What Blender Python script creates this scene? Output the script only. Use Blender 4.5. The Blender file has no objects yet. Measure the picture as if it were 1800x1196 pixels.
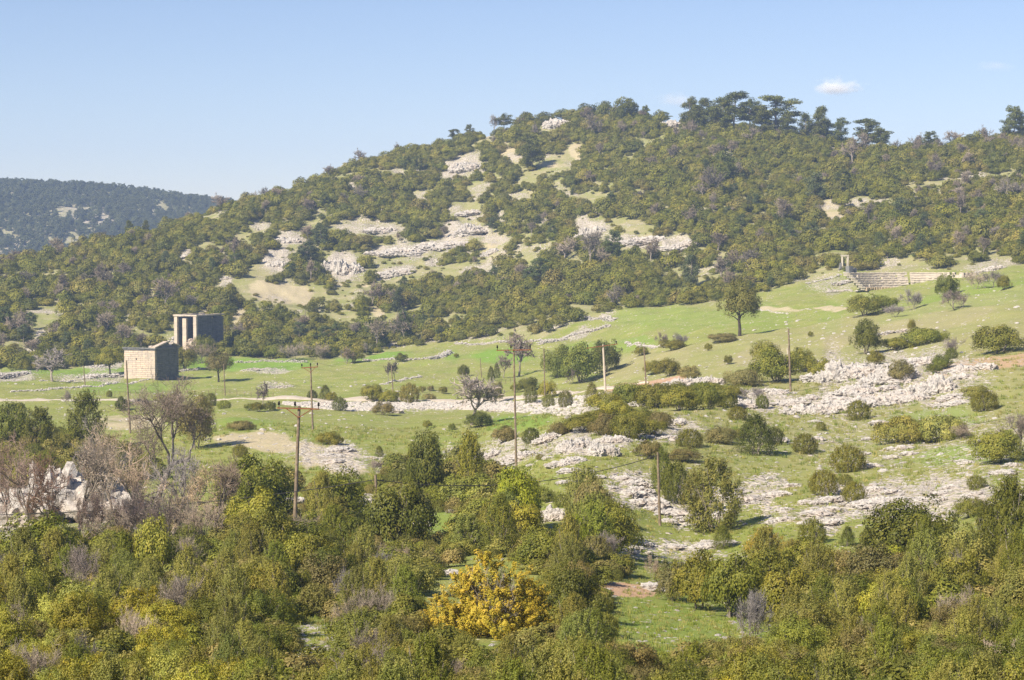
import bpy, math, random
import numpy as np
from mathutils import Vector, noise as mnoise

# ------------------------------------------------------------------ camera, sky, sun
scene = bpy.context.scene
COL = scene.collection
F_PX, CX, CY, HOR = 3750.0, 900.0, 598.0, 430.0      # focal length and centre in photo pixels
PITCH = math.atan((CY - HOR) / F_PX)
cam_d = bpy.data.cameras.new("camera")
cam_d.sensor_width = 36.0
cam_d.lens = 36.0 * F_PX / 1800.0
cam_d.clip_start = 0.5
cam_d.clip_end = 20000.0
cam = bpy.data.objects.new("camera", cam_d)
cam.location = (0, 0, 0)
cam.rotation_euler = (math.pi / 2 - PITCH, 0, 0)
COL.objects.link(cam)
scene.camera = cam

SUN_EL = math.radians(40)
SUN_H = Vector((-0.72, -0.69, 0)).normalized()
SUN_DIR = Vector((SUN_H.x * math.cos(SUN_EL), SUN_H.y * math.cos(SUN_EL), math.sin(SUN_EL)))
world = bpy.data.worlds.new("World")
scene.world = world
world.use_nodes = True
wn, wl = world.node_tree.nodes, world.node_tree.links
wn.clear()
w_out = wn.new("ShaderNodeOutputWorld")
w_bg = wn.new("ShaderNodeBackground")
w_sky = wn.new("ShaderNodeTexSky")
w_sky.sky_type = 'NISHITA'
w_sky.sun_disc = False
w_sky.sun_elevation = SUN_EL
w_sky.sun_rotation = math.atan2(SUN_H.x, SUN_H.y)
w_sky.altitude = 1200
w_sky.air_density = 1.0
w_sky.dust_density = 0.3
w_sky.ozone_density = 3.0
w_bg.inputs[1].default_value = 0.078
w_mul = wn.new("ShaderNodeMix"); w_mul.data_type = 'RGBA'; w_mul.blend_type = 'MULTIPLY'
w_mul.inputs[0].default_value = 1.0
w_mul.inputs[7].default_value = (1.02, 0.93, 1.0, 1)
wl.new(w_sky.outputs[0], w_mul.inputs[6]); wl.new(w_mul.outputs[2], w_bg.inputs[0])
wl.new(w_bg.outputs[0], w_out.inputs[0])

sun_d = bpy.data.lights.new("sun", 'SUN')
sun_d.energy = 5.0
sun_d.angle = math.radians(0.5)
sun_d.color = (1.0, 0.90, 0.74)
sun = bpy.data.objects.new("sun", sun_d)
sun.rotation_euler = SUN_DIR.to_track_quat('Z', 'Y').to_euler()
COL.objects.link(sun)

scene.view_settings.view_transform = 'Standard'
scene.view_settings.look = 'None'
scene.view_settings.gamma = 1.0
scene.view_settings.exposure = 0.72
scene.render.engine = 'CYCLES'
cy = scene.cycles
cy.max_bounces = 8
cy.diffuse_bounces = 2
cy.glossy_bounces = 1
cy.transmission_bounces = 2
cy.transparent_max_bounces = 4
cy.volume_bounces = 6
cy.use_denoising = True
cy.denoiser = 'OPENIMAGEDENOISE'
cy.denoising_input_passes = 'RGB_ALBEDO_NORMAL'
cy.denoising_prefilter = 'NONE'
cy.caustics_reflective = False
cy.caustics_refractive = False

RNG = np.random.default_rng(7)
random.seed(7)

# ------------------------------------------------------------------ numpy noise
def _hash(ix, iy, s):
    n = (ix.astype(np.int64) * 374761393 + iy.astype(np.int64) * 668265263 + s * 974711) & 0x7fffffff
    n = ((n ^ (n >> 13)) * 1274126177) & 0x7fffffff
    return ((n ^ (n >> 16)) & 0xffff) / 65535.0

def vnoise(x, y, s=0):
    ix, iy = np.floor(x), np.floor(y)
    fx, fy = x - ix, y - iy
    fx, fy = fx * fx * (3 - 2 * fx), fy * fy * (3 - 2 * fy)
    a, b = _hash(ix, iy, s), _hash(ix + 1, iy, s)
    c, d = _hash(ix, iy + 1, s), _hash(ix + 1, iy + 1, s)
    return (a + (b - a) * fx) + ((c + (d - c) * fx) - (a + (b - a) * fx)) * fy

def fbm(x, y, o=4, s=0):
    t, amp, tot = 0, 1.0, 0
    for k in range(o):
        t = t + amp * vnoise(x * 2 ** k + 17.3 * k, y * 2 ** k - 9.1 * k, s + k)
        tot += amp
        amp *= 0.5
    return t / tot

# ------------------------------------------------------------------ terrain profiles
# for each direction (photo column): depth -> photo row of the ground there
cP, sP = math.cos(PITCH), math.sin(PITCH)
def ray(px, py):
    a = (px - CX) / F_PX
    b = (CY - py) / F_PX
    y = b * sP + cP
    return a / y, (b * cP - sP) / y            # per metre of depth: x, z
def project(x, y, z):
    dep = y * cP - z * sP
    up = y * sP + z * cP
    return CX + F_PX * x / dep, CY - F_PX * up / dep

MTN = {0: 316, 200: 326, 400: 352, 600: 370, 800: 390, 1000: 410, 1200: 420, 1400: 430, 1600: 430, 1800: 430}
NEAR = [(4, 2200), (12, 1900), (20, 1600), (40, 1340)]
PROF = {
 0:   [(60,1235),(80,1130),(110,1030),(150,945),(170,925),(200,885),(250,828),(300,785),(400,717),(430,703),(480,688),(560,664),(620,646),(660,602),(720,540),(780,490),(820,470),(900,478)],
 200: [(60,1235),(80,1130),(110,1035),(150,955),(200,878),(250,828),(300,787),(400,720),(430,705),(500,685),(560,670),(620,646),(680,590),(740,525),(800,470),(860,418),(930,440)],
 400: [(60,1240),(80,1130),(110,1040),(150,955),(200,880),(250,825),(290,773),(307,757),(400,716),(430,705),(550,672),(600,655),(640,632),(700,565),(760,505),(840,433),(930,355),(1000,395)],
 600: [(60,1240),(80,1130),(110,1045),(150,958),(200,880),(250,815),(300,764),(350,742),(400,723),(415,718),(427,700),(500,677),(580,648),(640,628),(700,575),(760,520),(840,430),(920,345),(990,292),(1060,330)],
 800: [(60,1240),(80,1130),(110,1050),(150,960),(200,880),(240,825),(300,766),(350,742),(400,726),(415,718),(426,702),(500,670),(580,635),(640,607),(700,560),(780,485),(860,400),(940,306),(1010,238),(1090,290)],
 1000:[(60,1240),(80,1140),(110,1055),(140,965),(160,905),(180,850),(207,790),(250,750),(300,724),(345,722),(383,702),(420,688),(500,650),(560,612),(620,572),(700,505),(780,430),(860,350),(940,272),(1000,210),(1030,202),(1100,240)],
 1200:[(60,1250),(80,1165),(105,1085),(120,1045),(150,975),(165,935),(180,872),(200,812),(230,762),(260,725),(300,690),(322,672),(350,675),(400,652),(450,612),(500,588),(560,560),(640,530),(720,458),(820,345),(920,255),(1000,212),(1080,240)],
 1400:[(60,1240),(80,1170),(110,1085),(130,1020),(150,945),(165,905),(190,850),(220,790),(260,735),(300,687),(340,650),(380,620),(430,588),(480,565),(540,542),(600,515),(650,480),(720,418),(800,348),(900,270),(960,236),(1050,260)],
 1600:[(60,1220),(80,1150),(110,1060),(130,990),(150,930),(165,890),(190,840),(220,780),(250,735),(280,690),(300,660),(330,636),(370,603),(420,556),(445,540),(500,520),(550,508),(585,492),(620,470),(700,400),(800,318),(890,264),(980,285)],
 1800:[(60,1210),(80,1130),(110,1030),(130,950),(150,890),(170,850),(200,790),(230,740),(260,690),(290,645),(330,605),(370,560),(420,522),(470,494),(520,484),(570,474),(600,455),(700,378),(800,290),(870,240),(960,260)],
}
YG = np.exp(np.linspace(math.log(4), math.log(3000), 1400))
cols = sorted(PROF)
ZC = []
for c in cols:
    pts = NEAR + PROF[c]
    ys = [p[0] for p in pts]
    zs = [ray(c, p[1])[1] * p[0] for p in pts]
    yl = ys[-1]
    ys += [yl + 160, 1350, 1550, 1800, 2080, 2400, 3000]
    zm = ray(c, MTN[c])[1] * 2080
    zs += [zs[-1] - 45, -75, -60, zm - 45, zm, zm - 30, zm - 120]
    ZC.append(np.interp(YG, ys, zs))
ZC = np.array(ZC)
k = np.exp(-0.5 * (np.arange(-18, 19) / 6.0) ** 2); k /= k.sum()
ZC = np.array([np.convolve(np.pad(r, 18, mode='edge'), k, mode='valid') for r in ZC])
UG = np.linspace(-0.62, 0.62, 621)
uc = np.array([(c - CX) / F_PX for c in cols])
uc = np.concatenate([[-0.62, -0.33], uc, [0.33, 0.62]])
ZCe = np.vstack([ZC[:1], ZC[:1], ZC, ZC[-1:], ZC[-1:]])
def catmull(u):
    i = np.clip(np.searchsorted(uc, u) - 1, 0, len(uc) - 2)
    i0, i3 = np.clip(i - 1, 0, None), np.clip(i + 2, None, len(uc) - 1)
    h = uc[i + 1] - uc[i]
    t = (u - uc[i]) / h
    m1 = (ZCe[i + 1] - ZCe[i0]) / (uc[i + 1] - uc[i0]) * h
    m2 = (ZCe[i3] - ZCe[i]) / (uc[i3] - uc[i]) * h
    return ((2*t**3 - 3*t**2 + 1) * ZCe[i] + (t**3 - 2*t**2 + t) * m1 + (-2*t**3 + 3*t**2) * ZCe[i+1] + (t**3 - t**2) * m2)
ZT = np.array([catmull(u) for u in UG])

LY0, DLY = math.log(4), (math.log(3000) - math.log(4)) / 1399
def base_h(x, y):
    y = np.maximum(np.asarray(y, float), 4.01)
    u = np.clip(np.asarray(x, float) / y, -0.6199, 0.6199)
    fi = (u + 0.62) / 0.002
    fj = np.clip((np.log(y) - LY0) / DLY, 0, 1398.999)
    i, j = np.floor(fi).astype(int), np.floor(fj).astype(int)
    i = np.clip(i, 0, 619)
    a, b = fi - i, fj - j
    return (ZT[i, j] * (1-a) * (1-b) + ZT[i+1, j] * a * (1-b) + ZT[i, j+1] * (1-a) * b + ZT[i+1, j+1] * a * b)

# ground patches: photo column, row, half width, half height, tilt (deg), kind, strength
R_, S_, D_, L_, E_ = 'rock', 'soil', 'dry', 'lush', 'red'
HILL_CLEAR = [
 (489,457,24,20,0,R_,1),(599,467,40,24,10,R_,1),(510,420,28,12,0,R_,.9),(500,516,68,17,5,S_,1),(447,495,45,22,-40,D_,.6),(647,402,66,13,0,R_,.7),
 (704,440,60,9,0,R_,.9),(774,430,66,10,-8,R_,.9),(820,405,38,17,0,R_,1),(699,478,36,9,-15,R_,.9),(865,434,30,18,0,S_,.6),(820,372,36,16,0,D_,.6),
 (818,290,36,20,-25,R_,.9),(762,462,16,8,0,R_,.9),(862,466,12,14,30,R_,.7),(662,548,10,14,-60,S_,.8),(616,327,16,6,-15,R_,.8),(976,214,30,13,-25,R_,1),
 (1180,214,24,10,10,R_,.9),(973,291,38,11,0,S_,.7),(1010,266,18,14,60,S_,.8),(897,270,10,24,-50,S_,.8),(1037,402,32,20,0,R_,1),(1113,424,64,10,5,R_,.8),
 (1192,428,36,14,0,R_,.9),(1049,349,46,9,0,D_,.6),(1113,398,42,9,10,D_,.7),(865,420,26,8,0,R_,.7),(1169,460,10,9,0,R_,.9),(1458,369,22,14,30,S_,.7),
 (1433,407,9,9,0,R_,.8),(1400,303,7,4,0,R_,.8),(395,498,16,9,-30,R_,.8),(82,556,38,17,-10,L_,.4),(76,590,15,13,0,R_,1),(263,522,16,8,0,S_,.7),
 (325,450,17,8,-20,R_,.9),(420,555,13,22,20,S_,.8),(458,397,17,7,0,R_,.8),(1745,470,44,14,-10,R_,.6),(1590,468,60,9,0,D_,.5),(1690,462,30,8,0,D_,.5),(560,372,20,6,0,D_,.7),(740,345,18,7,0,R_,.7),
 (920,345,20,6,0,R_,.6),(845,330,24,8,-10,R_,.6),(700,300,14,5,0,R_,.8),(760,250,14,6,-10,R_,.9),(860,240,16,5,-10,R_,.7),(545,395,22,7,0,D_,.6),(930,470,16,6,0,S_,.5),
 (1010,452,22,6,0,D_,.5),(1270,450,14,6,0,D_,.5),(590,500,12,6,0,S_,.8),(640,500,10,5,0,S_,.7),(985,330,18,7,0,R_,.6),(880,380,16,7,0,R_,.7),
]
FIELD_PATCH = [
 (430,772,75,11,0,S_,1),(520,788,120,13,6,S_,1),(590,820,60,18,10,S_,.9),(590,805,70,28,10,R_,.75),(560,800,50,20,0,S_,.6),(240,742,70,12,0,S_,.8),(640,880,60,12,0,R_,.6),(470,652,50,4,0,R_,.8),(490,680,30,5,0,R_,.6),
 (440,640,130,12,0,L_,1),(640,624,80,10,0,L_,1),(880,628,70,12,0,L_,1),(930,742,70,13,-5,L_,.8),(130,655,110,10,0,L_,.8),(240,682,90,9,0,L_,.6),(430,745,60,9,0,L_,.5),
 (1560,880,200,32,-4,R_,.95),(1420,905,70,24,0,R_,.8),(1180,757,100,20,-5,R_,.75),(970,785,140,26,-5,R_,.75),(1010,765,60,20,0,R_,.7),(1370,703,130,18,0,R_,.85),(1570,665,150,45,0,R_,.65),
 (1230,890,70,40,0,R_,.85),(1110,860,50,34,0,R_,.7),(1340,860,60,26,-20,R_,.8),(1170,965,110,18,0,R_,.6),(1640,775,40,10,0,R_,.4),(1680,700,40,8,0,R_,.6),(1760,790,90,60,0,R_,.35),(1500,770,150,60,0,R_,.25),
 (1095,1036,70,9,6,E_,1),(1140,678,80,11,-8,E_,.7),(1745,640,90,13,-8,E_,.6),(1400,915,30,10,0,E_,.45),(1330,625,90,18,-14,D_,.9),(1600,575,170,12,-12,D_,.9),(1130,640,110,20,-10,D_,.7),(1700,560,80,10,-18,D_,.5),
 (1650,735,70,14,0,L_,.9),(1690,800,90,13,-5,L_,.8),(1700,530,140,22,-12,L_,.5),(1360,790,60,20,0,L_,.4),(1120,600,40,8,0,L_,.6),(1300,760,50,18,0,L_,.4),
 (1020,557,55,8,-5,R_,.9),(1020,585,45,9,-20,R_,.7),(1455,500,70,14,0,R_,.5),(1420,545,85,3,0,S_,.8),(1560,700,80,12,0,R_,.6),
 (760,920,50,20,0,L_,.5),(560,1135,60,60,0,R_,.35),(1200,1105,150,60,0,L_,.45),(860,718,180,6,0,R_,.5),(150,665,70,9,0,R_,.6),(310,605,45,14,-20,R_,.9),(175,640,40,10,0,R_,.9),
 (60,895,110,50,0,R_,.6),(850,800,90,22,-20,R_,.6),(1245,980,60,10,0,R_,.5),(20,662,50,8,0,R_,.8),(700,682,150,14,0,L_,-.3),(1050,610,80,10,0,L_,.5),(1270,560,200,25,0,L_,.35),
]
def patch_field(px, py, x, y, patches):
    out = {t: np.zeros_like(px) for t in (R_, S_, D_, L_, E_)}
    sc_ = np.clip(y / 300.0, 0.25, 4)
    wx = (fbm(x / (3*sc_), y / (3*sc_), 3, 50) - 0.5) * 1.3
    for (cx, cy_, rx, ry, ang, t, s) in patches:
        dx, dy = px - cx, py - cy_
        near = (np.abs(dx) < rx * 2.2 + ry) & (np.abs(dy) < ry * 2.2 + rx)
        if not near.any():
            continue
        a = math.radians(ang)
        e = np.sqrt(((dx * math.cos(a) + dy * math.sin(a)) / rx) ** 2 + ((-dx * math.sin(a) + dy * math.cos(a)) / ry) ** 2)
        m = np.clip((1.25 + wx - e) / 0.5, 0, 1) * s * near
        out[t] = np.where(np.abs(m) > np.abs(out[t]), m, out[t])
    return out

def rough(x, y, rock):
    sc_ = np.clip(np.asarray(y) / 220.0, 0.5, 4)
    n = (fbm(x / 9.0, y / 9.0, 4, 3) - 0.5) * np.clip(np.asarray(y) / 500, 0.12, 1.4) * 2.0
    r = 1 - np.abs(2 * fbm(x / (3.4 * sc_), y / (5.5 * sc_), 3, 11) - 1)
    return n + rock * (r - 0.75) * 0.75 * sc_

def hgt(x, y):
    x, y = np.atleast_1d(np.asarray(x, float)), np.atleast_1d(np.asarray(y, float))
    z = base_h(x, y)
    return z + rough(x, y, np.zeros_like(z))

YM = np.exp(np.linspace(math.log(25), math.log(2400), 6000))
def at(px, py, ymin=25):
    """where the ray through a photo point first meets the ground"""
    rx, rz = ray(px, py)
    z = hgt(rx * YM, YM)
    hit = np.nonzero((z > rz * YM) & (YM > ymin))[0]
    if len(hit) == 0:
        j = int(np.argmin(np.abs(z - rz * YM) / YM + (YM < ymin) * 9 + (YM > 1100) * 9))
    else:
        j = hit[0]
    return Vector((rx * YM[j], YM[j], z[j]))
def at_depth(px, Y):
    rx, _ = ray(px, 600)
    return Vector((rx * Y, Y, float(hgt(rx * Y, Y)[0])))
def mpp(Y):
    return Y / F_PX

# ------------------------------------------------------------------ object helpers
def tag(o, label=None, cat=None, group=None, kind=None):
    if label: o['label'] = label
    if cat: o['category'] = cat
    if group: o['group'] = group
    if kind: o['kind'] = kind
    return o
def empty(name, loc=(0, 0, 0), rz=0.0):
    o = bpy.data.objects.new(name, None)
    o.empty_display_size = 0.3
    o.location = loc
    o.rotation_euler = (0, 0, rz)
    COL.objects.link(o)
    return o
def link(name, me, parent=None, loc=None):
    o = bpy.data.objects.new(name, me)
    COL.objects.link(o)
    if parent is not None: o.parent = parent
    if loc is not None: o.location = loc
    return o
def mesh(name, V, F, mat=None, tint=None, smooth=False, mats=None, midx=None):
    me = bpy.data.meshes.new(name)
    V = np.asarray(V, np.float32)
    if isinstance(F, np.ndarray):
        F = [F]
    F = [f for f in F if len(f)]
    nl = sum(f.size for f in F)
    npoly = sum(len(f) for f in F)
    me.vertices.add(len(V)); me.vertices.foreach_set("co", V.ravel())
    me.loops.add(nl); me.loops.foreach_set("vertex_index", np.concatenate([f.ravel() for f in F]).astype(np.int32))
    me.polygons.add(npoly)
    tot = np.concatenate([np.full(len(f), f.shape[1], np.int32) for f in F])
    st = np.concatenate([[0], np.cumsum(tot)[:-1]]).astype(np.int32)
    me.polygons.foreach_set("loop_start", st)
    me.polygons.foreach_set("loop_total", tot)
    me.polygons.foreach_set("use_smooth", np.full(npoly, bool(smooth)))
    if tint is not None:
        a = me.attributes.new("tint", 'FLOAT', 'FACE')
        a.data.foreach_set("value", np.asarray(tint, np.float32))
    for m in (mats or ([mat] if mat else [])):
        me.materials.append(m)
    if midx is not None:
        me.polygons.foreach_set("material_index", np.asarray(midx, np.int32))
    me.update(calc_edges=True)
    return me
def cat_geo(gs):
    """join several (V, F) of one face size"""
    Vs, Fs, n = [], [], 0
    for V, F in gs:
        Vs.append(V); Fs.append(F + n); n += len(V)
    return np.vstack(Vs), np.vstack(Fs)
def nrm(a):
    return a / np.maximum(np.linalg.norm(a, axis=1, keepdims=True), 1e-9)
def cards(P, N, size, rng, asp=0.55, along=None):
    U = along if along is not None else rng.normal(size=P.shape)
    T = nrm(np.cross(N, U)); B = np.cross(T, N)
    size = np.asarray(size).reshape(-1, 1)
    V = np.stack([P - B*size, P + T*size*asp, P + B*size, P - T*size*asp], 1).reshape(-1, 3)
    return V, np.arange(len(V)).reshape(-1, 4)
def tube(pts, rad, sides=5):
    pts = np.asarray(pts, float); rad = np.asarray(rad, float)
    d = np.gradient(pts, axis=0); d = nrm(d)
    ref = np.array([0.31, 0.95, 0.05]) if abs(d[0][2]) > .7 else np.array([0.05, 0.1, 1.0])
    T = nrm(np.cross(d, ref)); B = np.cross(d, T)
    a = np.arange(sides) / sides * 2 * math.pi
    ring = T[:, None, :] * np.cos(a)[None, :, None] + B[:, None, :] * np.sin(a)[None, :, None]
    V = (pts[:, None, :] + ring * rad[:, None, None]).reshape(-1, 3)
    F = []
    for i in range(len(pts) - 1):
        for j in range(sides):
            F.append((i*sides+j, i*sides+(j+1) % sides, (i+1)*sides+(j+1) % sides, (i+1)*sides+j))
    return V, np.array(F)
def boxg(c, s, rz=0.0, jit=0, rng=None):
    """box: centre, full sizes"""
    q = np.array([(x, y, z) for z in (-.5, .5) for x, y in ((-.5, -.5), (.5, -.5), (.5, .5), (-.5, .5))]) * np.array(s)
    if jit: q = q + rng.normal(size=q.shape) * jit
    ca, sa = math.cos(rz), math.sin(rz)
    q = np.stack([q[:, 0]*ca - q[:, 1]*sa, q[:, 0]*sa + q[:, 1]*ca, q[:, 2]], 1) + np.array(c)
    F = np.array([(0, 3, 2, 1), (4, 5, 6, 7), (0, 1, 5, 4), (1, 2, 6, 5), (2, 3, 7, 6), (3, 0, 4, 7)])
    return q, F
_ico = {}
def ico(sub):
    if sub not in _ico:
        import bmesh
        bm = bmesh.new()
        bmesh.ops.create_icosphere(bm, subdivisions=sub, radius=1.0)
        V = np.array([v.co[:] for v in bm.verts]); F = np.array([[v.index for v in f.verts] for f in bm.faces])
        bm.free(); _ico[sub] = (V, F)
    return _ico[sub]

# ------------------------------------------------------------------ materials
def new_mat(name):
    m = bpy.data.materials.new(name); m.use_nodes = True
    nt = m.node_tree; nt.nodes.clear()
    out = nt.nodes.new("ShaderNodeOutputMaterial")
    return m, nt, nt.nodes, nt.links, out
def N(ns, t, **kw):
    n = ns.new(t)
    for k_, v in kw.items(): setattr(n, k_, v)
    return n
def mixc(ns, ls, fac, a, b, mode='MIX'):
    n = ns.new("ShaderNodeMix"); n.data_type = 'RGBA'; n.blend_type = mode
    for s, v in ((n.inputs[0], fac), (n.inputs[6], a), (n.inputs[7], b)):
        if hasattr(v, 'links') or hasattr(v, 'is_linked'): ls.new(v, s)
        else: s.default_value = v if not isinstance(v, tuple) else (*v, 1)[:4]
    return n.outputs[2]
def mth(ns, ls, op, a, b=None, c=None, clamp=False):
    n = ns.new("ShaderNodeMath"); n.operation = op; n.use_clamp = clamp
    for i, v in enumerate((a, b, c)):
        if v is None: continue
        if hasattr(v, 'is_linked'): ls.new(v, n.inputs[i])
        else: n.inputs[i].default_value = v
    return n.outputs[0]
def ramp(ns, ls, fac, lo, hi):
    n = ns.new("ShaderNodeMapRange"); n.clamp = True
    ls.new(fac, n.inputs[0]); n.inputs[1].default_value = lo; n.inputs[2].default_value = hi
    return n.outputs[0]
def noise_n(ns, ls, vec, scale, det=4, rough_=0.6):
    n = ns.new("ShaderNodeTexNoise"); n.inputs['Scale'].default_value = scale
    n.inputs['Detail'].default_value = det; n.inputs['Roughness'].default_value = rough_
    ls.new(vec, n.inputs['Vector'])
    return n.outputs['Fac']

def foliage_mat(name, use_object_color=True, colors=None, trans=0.22, gloss=0.25):
    """leaf colour: object colour (or a few species colours picked per plant), varied per plant and per leaf"""
    m, nt, ns, ls, out = new_mat(name)
    oi = N(ns, "ShaderNodeObjectInfo")
    at_ = N(ns, "ShaderNodeAttribute"); at_.attribute_name = "tint"
    if use_object_color:
        base = oi.outputs['Color']
    else:
        cr = N(ns, "ShaderNodeValToRGB"); cr.color_ramp.interpolation = 'LINEAR'
        el = cr.color_ramp.elements
        while len(el) < len(colors): el.new(0.5)
        for i, c in enumerate(colors):
            el[i].position = i / max(1, len(colors) - 1); el[i].color = (*c, 1)
        ls.new(oi.outputs['Random'], cr.inputs[0]); base = cr.outputs[0]
    hs = N(ns, "ShaderNodeHueSaturation")
    hs.inputs['Hue'].default_value = 0.5
    r = oi.outputs['Random']
    hue = mth(ns, ls, 'MULTIPLY_ADD', at_.outputs['Fac'], -0.05, 0.525)
    ls.new(hue, hs.inputs['Hue'])
    hs.inputs['Saturation'].default_value = 1.07
    val = mth(ns, ls, 'MULTIPLY_ADD', at_.outputs['Fac'], 1.35, 0.88)
    rv = mth(ns, ls, 'FRACT', mth(ns, ls, 'MULTIPLY', r, 7.31))
    val = mth(ns, ls, 'MULTIPLY', val, mth(ns, ls, 'MULTIPLY_ADD', rv, 0.4, 0.8))
    base = mixc(ns, ls, 1.0, base, (1.04, 1.0, 0.92), 'MULTIPLY')
    ls.new(val, hs.inputs['Value']); ls.new(base, hs.inputs['Color'])
    p = N(ns, "ShaderNodeBsdfPrincipled")
    p.inputs['Roughness'].default_value = 0.55
    p.inputs['Specular IOR Level'].default_value = gloss
    ls.new(hs.outputs[0], p.inputs['Base Color'])
    tr = N(ns, "ShaderNodeBsdfTranslucent")
    ls.new(mixc(ns, ls, 1.0, hs.outputs[0], (1.1, 1.1, 0.5), 'MULTIPLY'), tr.inputs[0])
    mx = N(ns, "ShaderNodeMixShader"); mx.inputs[0].default_value = trans
    ls.new(p.outputs[0], mx.inputs[1]); ls.new(tr.outputs[0], mx.inputs[2])
    ls.new(mx.outputs[0], out.inputs[0])
    return m
def rock_mat(name, a=(0.50, 0.465, 0.425), b=(0.20, 0.185, 0.17), warm=(0.55, 0.42, 0.32), sc=1.0, warm_amt=0.35):
    m, nt, ns, ls, out = new_mat(name)
    tc = N(ns, "ShaderNodeTexCoord"); v = tc.outputs['Object']
    n1 = noise_n(ns, ls, v, 0.9 * sc, 6, 0.65)
    n2 = noise_n(ns, ls, v, 5.0 * sc, 5, 0.7)
    n3 = noise_n(ns, ls, v, 0.35 * sc, 3, 0.5)
    c = mixc(ns, ls, ramp(ns, ls, n1, 0.54, 0.68), a, b)
    c = mixc(ns, ls, mth(ns, ls, 'MULTIPLY', ramp(ns, ls, n2, 0.50, 0.66), 0.7), c, b)
    c = mixc(ns, ls, mth(ns, ls, 'MULTIPLY', ramp(ns, ls, n3, 0.5, 0.7), warm_amt), c, warm)
    p = N(ns, "ShaderNodeBsdfPrincipled"); p.inputs['Roughness'].default_value = 0.92; p.inputs['Specular IOR Level'].default_value = 0.15
    ls.new(c, p.inputs['Base Color'])
    bp = N(ns, "ShaderNodeBump"); bp.inputs['Strength'].default_value = 0.9; bp.inputs['Distance'].default_value = 0.12
    ls.new(mth(ns, ls, 'ADD', n2, n1), bp.inputs['Height']); ls.new(bp.outputs[0], p.inputs['Normal'])
    ls.new(p.outputs[0], out.inputs[0])
    return m
def simple_mat(name, c, rough_=0.8, var=0.3, sc=3.0, metal=0.0, c2=None):
    m, nt, ns, ls, out = new_mat(name)
    tc = N(ns, "ShaderNodeTexCoord")
    n1 = noise_n(ns, ls, tc.outputs['Object'], sc, 5, 0.65)
    c2 = c2 or tuple(x * (1 - var) for x in c)
    cc = mixc(ns, ls, ramp(ns, ls, n1, 0.35, 0.65), c, c2)
    p = N(ns, "ShaderNodeBsdfPrincipled"); p.inputs['Roughness'].default_value = rough_
    p.inputs['Metallic'].default_value = metal; p.inputs['Specular IOR Level'].default_value = 0.2
    ls.new(cc, p.inputs['Base Color']); ls.new(p.outputs[0], out.inputs[0])
    return m

M_LEAF = foliage_mat("leaf")
M_CONIF = foliage_mat("conifer_leaf", trans=0.12, gloss=0.15)
M_OAKFAR = foliage_mat("hillside_leaf", False, [(0.095,0.105,0.018),(0.125,0.128,0.024),(0.085,0.098,0.020),(0.140,0.138,0.028),(0.100,0.105,0.028),(0.135,0.140,0.020),(0.155,0.138,0.045),(0.095,0.108,0.022)], trans=0.18)
M_SCRUB = foliage_mat("scrub_leaf", False, [(0.11,0.115,0.024),(0.15,0.15,0.04),(0.17,0.145,0.06),(0.10,0.11,0.028),(0.15,0.165,0.028)], trans=0.2)
M_FARPINE = foliage_mat("far_pine_needles", False, [(0.07,0.085,0.04),(0.09,0.10,0.05),(0.075,0.09,0.05)], trans=0.1)
M_BARK = simple_mat("bark", (0.34, 0.29, 0.24), 0.95, 0.45, 4)
M_DARKBARK = simple_mat("dark_bark", (0.085, 0.07, 0.055), 0.95, 0.45, 4)
M_TWIG = foliage_mat("twig", True, trans=0.0, gloss=0.1)
M_ROCK = rock_mat("limestone")
M_ROCKW = rock_mat("warm_limestone", a=(0.52, 0.48, 0.43), warm_amt=0.3)

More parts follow.
